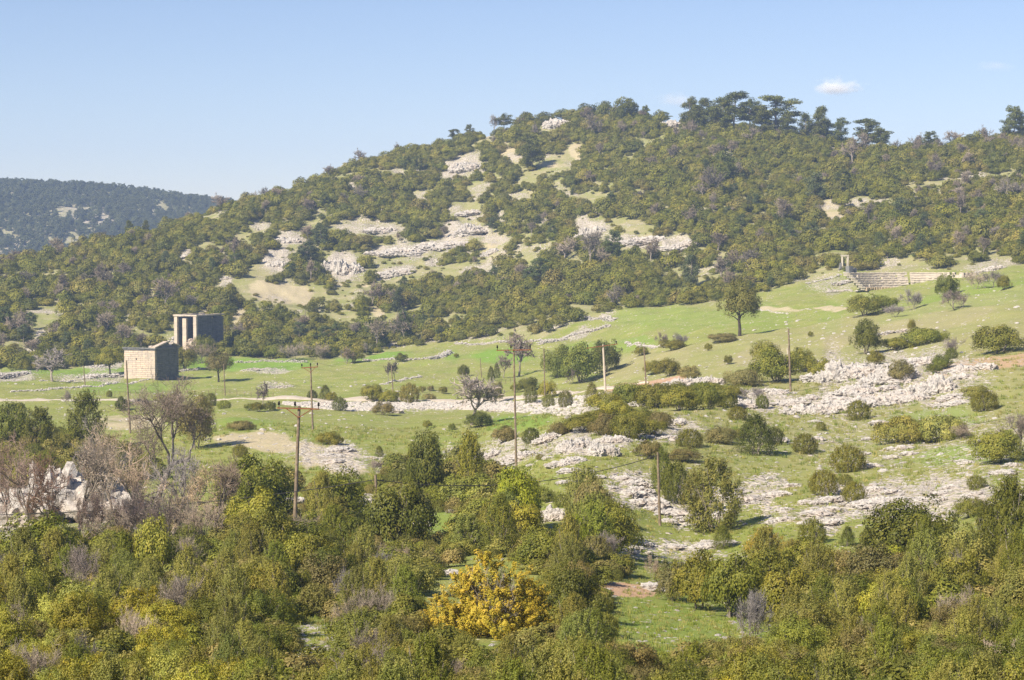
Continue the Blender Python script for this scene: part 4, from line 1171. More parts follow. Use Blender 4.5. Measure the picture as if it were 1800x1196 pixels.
pole('f1', 396, 697, 393, 640, 445, .12, 'thin pole at the fence beside the dirt road')
pole('f2', 150, 682, 147, 643, 520, .13, 'thin distant pole left of the cream temple')
pole('f3', 1136, 674, 1132, 610, 370, .13, 'thin dark pole right of the concrete pole')
pole('f4', 691, 690, 688, 642, 450, .12, 'thin pole in front of the two-trunk tree')
pole('f5', 847, 668, 844, 630, 500, .11, 'faint thin pole in the field left of the tall middle pole')
pole('f6', 958, 672, 956, 612, 400, .12, 'thin pole at the left edge of the big oaks')
pole('f7', 1386, 640, 1384, 612, 340, .14, 'short pale stub pole behind the plain slim pole', mat=M_CONC)
def wire(a, b, sag, label, r=.016, n=24):
    a, b = Vector(a), Vector(b)
    pts = [tuple((b - a) * t - Vector((0, 0, sag * 4 * t * (1 - t)))) for t in np.linspace(0, 1, n)]
    V, F = tube(pts, [r] * n, 5)
    tag(link('overhead_wire', mesh('overhead_wire', V, F, M_WIRE, smooth=True), None, a), label, 'wire', 'overhead wires')
def W3(px, py, Y): return Vector((ray(px, py)[0] * Y, Y, ray(px, py)[1] * Y))
s0 = WP['short'][0] - Vector((0, 0, .35)); l0 = WP['lone'][0] - Vector((0, 0, .25))
wire(s0, W3(-300, 905, 140), .9, 'dark wire running left from the shorter pole across the scrub', .03)
wire(s0, l0, 1.2, 'dark wire sagging between the shorter pole and the lone pole', .03)
wire(l0, W3(2000, 690, 168), .9, 'thin wire running right from the lone pole', .01)
wire(WP['f1'][0], WP['f2'][0], .8, 'faint wire from the fence pole to the distant left pole', .016)
wire(WP['f2'][0], W3(-300, 648, 540), .8, 'faint wire leaving the picture from the distant left pole', .016)
wire(WP['far'][0], WP['f1'][0], .8, 'faint wire from the thin crossarm pole to the fence pole', .013)
wire(WP['conc'][0], WP['mid'][2], 1.0, 'pale wire from the concrete pole to the tall middle pole', .014)
wire(WP['far'][2], WP['f4'][0], .9, 'faint wire from the thin crossarm pole to the field pole', .012)
def fence(pts, n, label, h=1.15):
    P = [at(*q) for q in pts]; root = tag(empty('wire_fence', P[0]), label, 'fence')
    seg = np.linspace(0, len(P) - 1.001, n); tops = []
    for s in seg:
        i = int(s); q = P[i] + (P[i+1] - P[i]) * (s - i); q.z = float(hgt(q.x, q.y)[0]); q = q - P[0]
        V, F = tube([(q.x, q.y, q.z - .2), (q.x + random.uniform(-.06, .06), q.y, q.z + h)], [.06, .05], 5)
        link('post', mesh('post', V, F, M_WOOD), root); tops.append(q)
    for hh in (.45, .8, 1.1):
        V, F = tube([(q.x, q.y, q.z + hh) for q in tops], [.012] * len(tops), 3); link('fence_wire', mesh('fence_wire', V, F, M_WIRE), root)
fence([(165, 694), (300, 697), (480, 699)], 30, 'thin wire fence with dark posts along the left part of the road')
fence([(700, 697), (800, 690), (850, 680), (905, 672)], 22, 'wire fence with posts climbing the field behind the round bare tree')

# ------------------------------------------------------------------ geometry-node masses for what nobody could count
def scatter(name, P, rot, scl, idx, protos, label, group=None):
    """protos: list of lists of meshes; each entry becomes one instanced object (meshes joined beforehand)"""
    c = bpy.data.collections.new(name + "_sources")
    for i, me in enumerate(protos):
        o = bpy.data.objects.new(f"{name}_source_{i:02d}", me[0] if isinstance(me, tuple) else me)
        c.objects.link(o)
    n = len(P)
    me = bpy.data.meshes.new(name)
    me.vertices.add(n); me.vertices.foreach_set("co", np.asarray(P, np.float32).ravel())
    for nm_, ty, arr in (("rotv", 'FLOAT_VECTOR', rot), ("sclv", 'FLOAT_VECTOR', scl)):
        a = me.attributes.new(nm_, ty, 'POINT'); a.data.foreach_set("vector", np.asarray(arr, np.float32).ravel())
    a = me.attributes.new("pidx", 'INT', 'POINT'); a.data.foreach_set("value", np.asarray(idx, np.int32))
    me.update()
    o = link(name, me)
    ng = bpy.data.node_groups.new(name, 'GeometryNodeTree')
    ng.interface.new_socket("Geometry", in_out='INPUT', socket_type='NodeSocketGeometry')
    ng.interface.new_socket("Geometry", in_out='OUTPUT', socket_type='NodeSocketGeometry')
    gi, go = ng.nodes.new('NodeGroupInput'), ng.nodes.new('NodeGroupOutput')
    iop = ng.nodes.new('GeometryNodeInstanceOnPoints'); ci = ng.nodes.new('GeometryNodeCollectionInfo')
    ci.inputs[0].default_value = c; ci.inputs['Separate Children'].default_value = True; ci.inputs['Reset Children'].default_value = True
    def na(nm_, ty):
        q = ng.nodes.new('GeometryNodeInputNamedAttribute'); q.data_type = ty; q.inputs[0].default_value = nm_; return q.outputs[0]
    l = ng.links
    l.new(gi.outputs[0], iop.inputs['Points']); l.new(ci.outputs[0], iop.inputs['Instance'])
    iop.inputs['Pick Instance'].default_value = True
    l.new(na("pidx", 'INT'), iop.inputs['Instance Index'])
    e2r = ng.nodes.new('FunctionNodeEulerToRotation'); l.new(na("rotv", 'FLOAT_VECTOR'), e2r.inputs[0])
    l.new(e2r.outputs[0], iop.inputs['Rotation']); l.new(na("sclv", 'FLOAT_VECTOR'), iop.inputs['Scale'])
    l.new(iop.outputs[0], go.inputs[0])
    md = o.modifiers.new("scatter", 'NODES'); md.node_group = ng
    return tag(o, label, kind='stuff', group=group)
def remat(me, mat):
    m2 = me.copy(); m2.materials.clear(); m2.materials.append(mat); return m2

# ------------------------------------------------------------------ labels for the many: nearest landmark, side and order
AUTO = []
def auto(o, desc, px, py): AUTO.append((o, desc, float(px), float(py)))
MARKS = [(489,457,'the leftmost hillside crag'),(599,467,'the largest hillside crag'),(700,440,'the long thin ledge'),(790,428,'the stepped ledge'),(822,402,'the tall pale rock mass'),(696,478,'the slanting rock band'),(1037,404,'the blocky crag'),
 (1113,424,'the hillside rock shelf'),(1192,430,'the broken shelf rocks'),(818,290,'the high scree patch'),(976,214,'the bare summit slab'),(1180,214,'the summit rocks'),(500,516,'the bare hillside soil'),(440,495,'the hillside clearing'),
 (76,588,'the far left rock gap'),(82,556,'the left grassy gap'),(343,580,'the open temple'),(245,635,'the cream temple'),(1300,550,'the field tree'),(1600,490,'the theatre seats'),(1484,456,'the small stone gateway'),
 (1458,368,'the right bare soil patch'),(973,291,'the upper dry clearing'),(1290,200,'the tallest summit pine'),(1440,225,'the pointed skyline pine'),(1527,240,'the ragged skyline pine'),(1636,250,'the flat-topped ridge pine'),(1782,215,'the right-edge ridge pine'),
 (228,400,'the pointed crest tree'),(385,350,'the mountain and hill junction'),(632,260,'the leafless skyline tree'),(826,220,'the lone skyline tree'),(325,450,'the left shoulder rocks'),(1745,470,'the rocks above the theatre'),(640,628,'the white boulder row'),(900,600,'the hill-foot stone wall'),
 (1022,640,'the three big oaks'),(1169,460,'the small isolated rocks'),(1049,349,'the grassy terrace'),(92,640,'the round mauve tree'),
 (516,930,'the nearest pole foot'),(664,900,'the shorter pole'),(1158,900,'the lone pole'),(860,1040,'the golden juniper'),(1203,1096,'the small meadow'),(558,1128,'the bottom stone gap'),(760,918,'the small grass gap'),(965,905,'the slanting white crag'),
 (1100,1036,'the red earth bank'),(1606,940,'the dome-shaped oak'),(1775,920,'the right-edge juniper tree'),(1345,955,'the ochre juniper'),(80,865,'the huge left boulder'),(280,880,'the largest bare tree'),(270,968,'the small shaded clearing'),(1256,870,'the ragged grey juniper'),
 (655,885,'the dark-sided white rock'),(842,745,'the round-crowned bare tree'),(1560,880,'the long pale scree'),(100,1196,'the bottom left corner'),(300,1196,'the bottom edge left part'),(860,1196,'the bottom edge middle'),(1420,1196,'the bottom edge right part'),(1750,1196,'the bottom right corner'),(10,1030,'the left picture edge'),(1790,1060,'the right picture edge'),(430,1060,'the bronze juniper'),(150,740,'the left conifer pair'),(610,800,'the pale rubble track')]
ORD = ['', 'first', 'second', 'third', 'fourth', 'fifth', 'sixth', 'seventh', 'eighth', 'ninth', 'tenth', 'eleventh', 'twelfth', 'thirteenth', 'fourteenth', 'fifteenth', 'sixteenth', 'seventeenth', 'eighteenth', 'nineteenth', 'twentieth'] + ['twenty-' + q for q in ('first', 'second', 'third', 'fourth', 'fifth', 'sixth', 'seventh', 'eighth', 'ninth')]
def finish_labels():
    for o, px, py, w in SLABS: auto(o, 'low grey limestone rock' if w > 24 else 'small pale limestone rock', px, py)
    cells = {}
    for o, d, px, py in AUTO:
        q = min(MARKS, key=lambda m_: (m_[0] - px) ** 2 + 1.6 * (m_[1] - py) ** 2)
        dx, dy = px - q[0], py - q[1]
        v = '' if abs(dy) < .4 * abs(dx) else 'above' if dy < 0 else 'below'
        h = '' if abs(dx) < .4 * abs(dy) else 'left of' if dx < 0 else 'right of'
        rel = (v + ' and ' + h) if v and h else (v or h)
        cells.setdefault((d, rel, q[2]), []).append((px, py, o))
    for (d, rel, q), L in cells.items():
        L.sort(key=lambda t: t[0]); n = len(L)
        for i, (px, py, o) in enumerate(L):
            if n == 1: w_ = ''
            elif n == 2: w_ = 'the left one' if i == 0 else 'the right one'
            elif i == 0: w_ = 'leftmost'
            elif i == n - 1: w_ = 'rightmost'
            else: w_ = (ORD[i + 1] if i + 1 < len(ORD) else ORD[n - i] + ' from right of those') + (' from left' if i + 1 < len(ORD) else '')
            o['label'] = f"{d}{', ' + w_ if w_ else ''} {rel} {q}"
# ------------------------------------------------------------------ wooded hillside
OAKH = [remat(m_, M_OAKFAR) for m_ in PROTO['oak_far']]
def join_two(a, b, mat_b):
    """one mesh from trunk and twigs for the scattered bare trees"""
    def arr(me):
        v = np.empty(len(me.vertices) * 3, np.float32); me.vertices.foreach_get("co", v)
        f = np.empty(len(me.loops), np.int32); me.loops.foreach_get("vertex_index", f)
        return v.reshape(-1, 3), f.reshape(-1, 4)
    (va, fa), (vb, fb) = arr(a), arr(b)
    V, F = cat_geo([(va, fa), (vb, fb)])
    return mesh(a.name, V, F, mats=[M_BARK, mat_b], midx=[0] * len(fa) + [1] * len(fb), tint=np.concatenate([np.zeros(len(fa)), RNG.uniform(0, 1, len(fb))]))
M_TWIGH = foliage_mat("hill_twig", False, [(0.15,0.130,0.110),(0.18,0.155,0.125),(0.13,0.12,0.105)], trans=0, gloss=.1)
BAREH = [join_two(a, b, M_TWIGH) for a, b in PB['bare_far']]
M_PINEH = foliage_mat("hill_pine", False, [(0.06,0.08,0.03),(0.08,0.10,0.035),(0.07,0.085,0.04)], trans=.1)
PINEH = [join_two(a, b, M_PINEH) for a, b in PINES]
clr = np.array([(a, b, c, d, math.radians(e), s) for a, b, c, d, e, _, s in HILL_CLEAR])
def in_clear(px, py, grow=1.0):
    r = np.zeros(len(px), bool)
    for cx_, cy_, rx_, ry_, a, s in clr:
        dx, dy = px - cx_, py - cy_
        e = ((dx * math.cos(a) + dy * math.sin(a)) / (rx_ * grow)) ** 2 + ((-dx * math.sin(a) + dy * math.cos(a)) / (ry_ * grow)) ** 2
        r |= e < 1
    return r
def hillside():
    rng = np.random.default_rng(42)
    cell = 4.1
    gx = np.arange(-330, 340, cell); gy = np.arange(500, 1100, cell)
    X, Y = np.meshgrid(gx, gy); X = X.ravel() + rng.uniform(-.5, .5, X.size) * cell; Y = Y.ravel() + rng.uniform(-.5, .5, Y.size) * cell
    keep = np.abs(X / Y) < 0.30; X, Y = X[keep], Y[keep]
    Z = hgt(X, Y); px, py = project(X, Y, Z)
    dens = fbm(X / 26, Y / 26, 4, 61)
    size = np.exp(rng.normal(0, .33, len(X))) * (1.75 + 1.2 * (dens - .5))          # crown half width, metres
    size *= np.where(px > 1250, 1.02, 1.05); size = np.clip(size * 1.14, .6, 3.9)
    hpx = size * 1.4 / Y * F_PX
    ok = (py < np.interp(px, ex, ey)) & (Y > 520)
    ok &= ~in_clear(px, py) & ~in_clear(px, py - hpx * .55, .93) & ~in_clear(px, py - hpx * .95, .7)
    gapc = np.clip((1150 - px) / 500, .0, 1) * (px > 350)
    ok &= dens > .30 + .12 * gapc
    # keep the ruins and the theatre free
    for cx_, cy_, rx_, ry_ in ((343, 590, 52, 34), (1600, 497, 110, 26), (1484, 462, 12, 14), (1455, 492, 60, 18)):
        ok &= ((px - cx_) / rx_) ** 2 + ((py - cy_) / ry_) ** 2 > 1
    ok &= seen(X, Y, Z + size * 1.6)
    X, Y, Z, size, px, py = X[ok], Y[ok], Z[ok], size[ok], px[ok], py[ok]
    n = len(X)
    u = rng.uniform(0, 1, n)
    right = np.clip((px - 900) / 700, 0, 1)
    ui = np.clip(((X / Y + .62) / .002).astype(int), 0, 620)
    low_ = (Z + size * 3.5) / Y < HZ[ui, 1150] - .004
    kind = np.where(u < .03 + .03 * right, 1, np.where((u > .975) & low_, 2, 0))
    idx = np.where(kind == 0, rng.integers(0, 6, n), np.where(kind == 1, 6 + rng.integers(0, 3, n), 9 + rng.integers(0, 5, n)))
    rotz = rng.uniform(0, 6.28, n)
    sx = size * rng.uniform(.85, 1.2, n); sz = size * rng.uniform(.72, 1.15, n)
    scl = np.stack([sx, size, sz], 1)
    scl[kind == 1] = scl[kind == 1] * [[1.3, 1.3, 1.5]]
    scl[kind == 2] = np.stack([size * 2.6, size * 2.6, size * 2.7], 1)[kind == 2]
    # the 300 that show largest, each an object
    show = scl.max(1) / Y * (kind == 0)
    top = np.argsort(-show)[:300]
    m_top = np.zeros(n, bool); m_top[top] = True
    P = np.stack([X, Y, Z - size * .12], 1)
    for i in top:
        o = link('oak_bush', OAKH[idx[i]], None, P[i]); o.rotation_euler = (0, 0, rotz[i]); o.scale = scl[i]
        sw = 'large' if scl[i][1] > 2.35 else 'medium-sized' if scl[i][1] > 1.9 else 'small'
        tag(o, 'x', 'bush', 'evergreen oaks on the wooded hill'); auto(o, f'{sw} evergreen oak', px[i], py[i] - 12)
    bare_i = np.argsort(-(scl.max(1) / Y * (kind == 1)))[:60]; m_top[bare_i[:int((kind == 1).sum())]] = True
    for i in bare_i:
        if kind[i] != 1: continue
        o = link('bare_tree', BAREH[idx[i] - 6], None, P[i]); o.rotation_euler = (0, 0, rotz[i]); o.scale = scl[i]
        tag(o, 'x', 'tree', 'leafless trees on the wooded hill'); auto(o, 'leafless mauve-grey tree', px[i], py[i] - 12)
    rest = ~m_top
    scatter('hillside_woodland', P[rest], np.stack([np.zeros(n), np.zeros(n), rotz], 1)[rest], scl[rest], idx[rest], OAKH + BAREH + PINEH,
            'evergreen oak woodland and scrub covering the hill')
    print('hill', n)
    # low scrub tufts between the crowns
    m = 9000
    X = rng.uniform(-330, 330, m); Y = rng.uniform(530, 1050, m); k_ = np.abs(X / Y) < .29; X, Y = X[k_], Y[k_]
    Z = hgt(X, Y); px, py = project(X, Y, Z)
    ok = (py < np.interp(px, ex, ey) - 1) & seen(X, Y, Z + .8) & (~in_clear(px, py, .85) | (rng.uniform(0, 1, len(X)) < .13))
    for cx_, cy_, rx_, ry_ in ((343, 590, 45, 30), (1600, 497, 105, 22), (1484, 462, 10, 8)):
        ok &= ((px - cx_) / rx_) ** 2 + ((py - cy_) / ry_) ** 2 > 1
    X, Y, Z = X[ok], Y[ok], Z[ok]; n = len(X); s = rng.uniform(.35, 1.1, n)
    scatter('hillside_scrub', np.stack([X, Y, Z - .1], 1), np.stack([np.zeros(n), np.zeros(n), rng.uniform(0, 6.28, n)], 1), np.stack([s * 1.1, s, s * .75], 1), rng.integers(0, 6, n), OAKH,
            'low scrub and bushes filling gaps on the hill')
    # far mountain wood
    m = 24000
    X = rng.uniform(-620, 200, m); Y = rng.uniform(1500, 2150, m); k_ = (X / Y > -.3) & (X / Y < 0.0); X, Y = X[k_], Y[k_]
    Z = hgt(X, Y)
    ok = seen(X, Y, Z + 6) & (fbm(X / 30, Y / 30, 4, 91) > .36)
    X, Y, Z = X[ok], Y[ok], Z[ok]; n = len(X); s = rng.uniform(4.0, 8.5, n)
    fp = [remat(b, M_FARPINE) for a, b in PINES] + [remat(m_, M_FARPINE) for m_ in PROTO['oak_far'][:3]]
    idx = rng.integers(0, 8, n); s2 = np.where(idx < 5, s, s * .36)
    scatter('mountain_forest', np.stack([X, Y, Z - .3], 1), np.stack([np.zeros(n), np.zeros(n), rng.uniform(0, 6.28, n)], 1), np.stack([s2 * .95, s2 * .95, s2 * 1.0], 1), idx, fp,
            'dark pine forest on the far blue mountain')
    print('mtn', n)
hillside()

# skyline trees
SKY = [
 (1, 1213, 228, 52, 44, 'left edge pine of the summit group with drooping crown'), (0, 1243, 232, 54, 58, 'second summit pine with wide spreading crown'),
 (2, 1290, 236, 70, 84, 'tallest summit pine with broad flat crown'), (4, 1318, 238, 58, 52, 'slender summit pine between two broad-crowned ones'),
 (2, 1362, 240, 68, 92, 'layered summit pine with tiered flat branches'), (3, 1228, 232, 44, 52, 'dense low pine filling the gap between the first two summit pines'), (0, 1268, 236, 56, 60, 'dark full pine left of the tallest summit pine'), (1, 1338, 242, 50, 54, 'dense pine left of the layered summit pine'), (1, 1385, 246, 40, 46, 'low full pine right of the layered summit pine'), (1, 1455, 254, 40, 44, 'full low pine behind the pointed skyline pine'),
 (3, 1416, 248, 44, 42, 'small dark pine left of the pointed skyline pine'),
 (3, 1440, 252, 60, 56, 'pointed dense pine at the middle of the skyline row'), (1, 1476, 252, 42, 42, 'low dense pine right of the pointed skyline pine'),
 (2, 1527, 264, 52, 66, 'isolated skyline pine with pale ragged branches'), (4, 1548, 268, 40, 42, 'small pine touching the ragged isolated pine'),
 (0, 1636, 262, 28, 40, 'small flat-topped pine alone on the right ridge'), (1, 1702, 260, 22, 30, 'tiny rounded tree on the right ridge'),
 (0, 1782, 236, 48, 52, 'wind-swept dark pine at the right edge of the ridge'), (4, 1798, 238, 36, 30, 'partly cut off pine at the right border'),
 (4, 886, 222, 26, 36, 'round dark pine on the left summit shoulder'), (0, 826, 230, 24, 22, 'lone small tree on the left skyline'), (2, 800, 240, 22, 26, 'small tree left of the lone skyline tree'),
 (4, 706, 252, 13, 12, 'tiny tree on the lower left skyline'), (4, 1134, 206, 22, 20, 'small thin tree right of the summit bushes'), (2, 1168, 208, 16, 26, 'twin-topped little tree before the summit rocks'),
 (1, 935, 300, 60, 62, 'large dark pine on the slope under the summit slab'), (2, 735, 310, 34, 30, 'dark pine on the upper left slope'), (0, 572, 372, 30, 26, 'dark pine on the left flank of the hill'),
 (1, 1280, 330, 58, 60, 'big dark pine on the slope below the summit pines'), (0, 1480, 330, 30, 40, 'flat dark pine below the ragged isolated pine'), (3, 228, 412, 26, 24, 'pointed yellow-green tree on the left crest'), (3, 256, 410, 22, 22, 'small dark tree right of the pointed one on the left crest'),
]
def sky_at(px, py):
    """a crest position: highest terrain along this direction if the row is above it"""
    rx, rz = ray(px, py); z = hgt(rx * YM, YM)
    m_ = (YM > 560) & (YM < 1120)
    el = np.where(m_, z / YM, -9); j = int(np.argmax(el))
    hit = np.nonzero((z > rz * YM) & m_)[0]
    if len(hit): j = hit[0]
    return Vector((rx * YM[j], YM[j], z[j]))
for i, (v, px, py, h, w, lab) in enumerate(SKY):
    p = sky_at(px, py); m_ = mpp(p.y)
    zt = min(ray(px, py - h)[1] * p.y, p.z + h * 1.15 * m_)
    pine(v, p, max(zt - p.z, 1.5), w * m_, lab, 'pines and small trees on the hill and skyline', color=PINE_C if h > 20 else MIDG)
for px, py, w, h, lab in ((632, 272, 24, 28, 'tall leafless tree on the left skyline'), (868, 222, 14, 30, 'dead spindly tree on the summit shoulder skyline'), (471, 322, 18, 18, 'small leafless tree where the left crest drops'), (578, 298, 20, 20, 'low leafless tree left of the tall skyline one'),
                      (30, 450, 30, 22, 'leafless pinkish tree on the far left crest'), (190, 428, 26, 24, 'leafless pale tree on the left crest'), (385, 358, 34, 26, 'broad leafless tree where hill and far mountain meet')):
    p = sky_at(px, py); m_ = mpp(p.y); zt = min(ray(px, py - h)[1] * p.y, p.z + h * 1.3 * m_)
    plant('bare_far', p, w * m_ * 1.5, max(zt - p.z, 2), (0.15, .135, .12), lab, 'tree', 'leafless trees on the skyline', 'bare_tree')
# dark bushes crowning the summit
for i, (px, py, w, h) in enumerate(((1030, 205, 34, 28), (1062, 205, 40, 26), (1100, 210, 42, 36), (1085, 215, 30, 30), (990, 208, 40, 16), (960, 212, 34, 14), (1130, 222, 34, 24), (925, 222, 34, 24), (1010, 218, 30, 16))):
    p = sky_at(px, py); m_ = mpp(p.y); zt = ray(px, py - h)[1] * p.y
    plant('oak_far', p, w * m_, max(zt - p.z, 2), DARK, 'dark evergreen oak on the hilltop, ' + ('leftmost' if px == 925 else 'rightmost' if px == 1130 else ORD[sorted((1030, 1062, 1100, 1085, 990, 960, 1130, 925, 1010)).index(px) + 1] + ' from left'), 'bush', 'dark oaks on the very top of the hill', 'oak_bush')

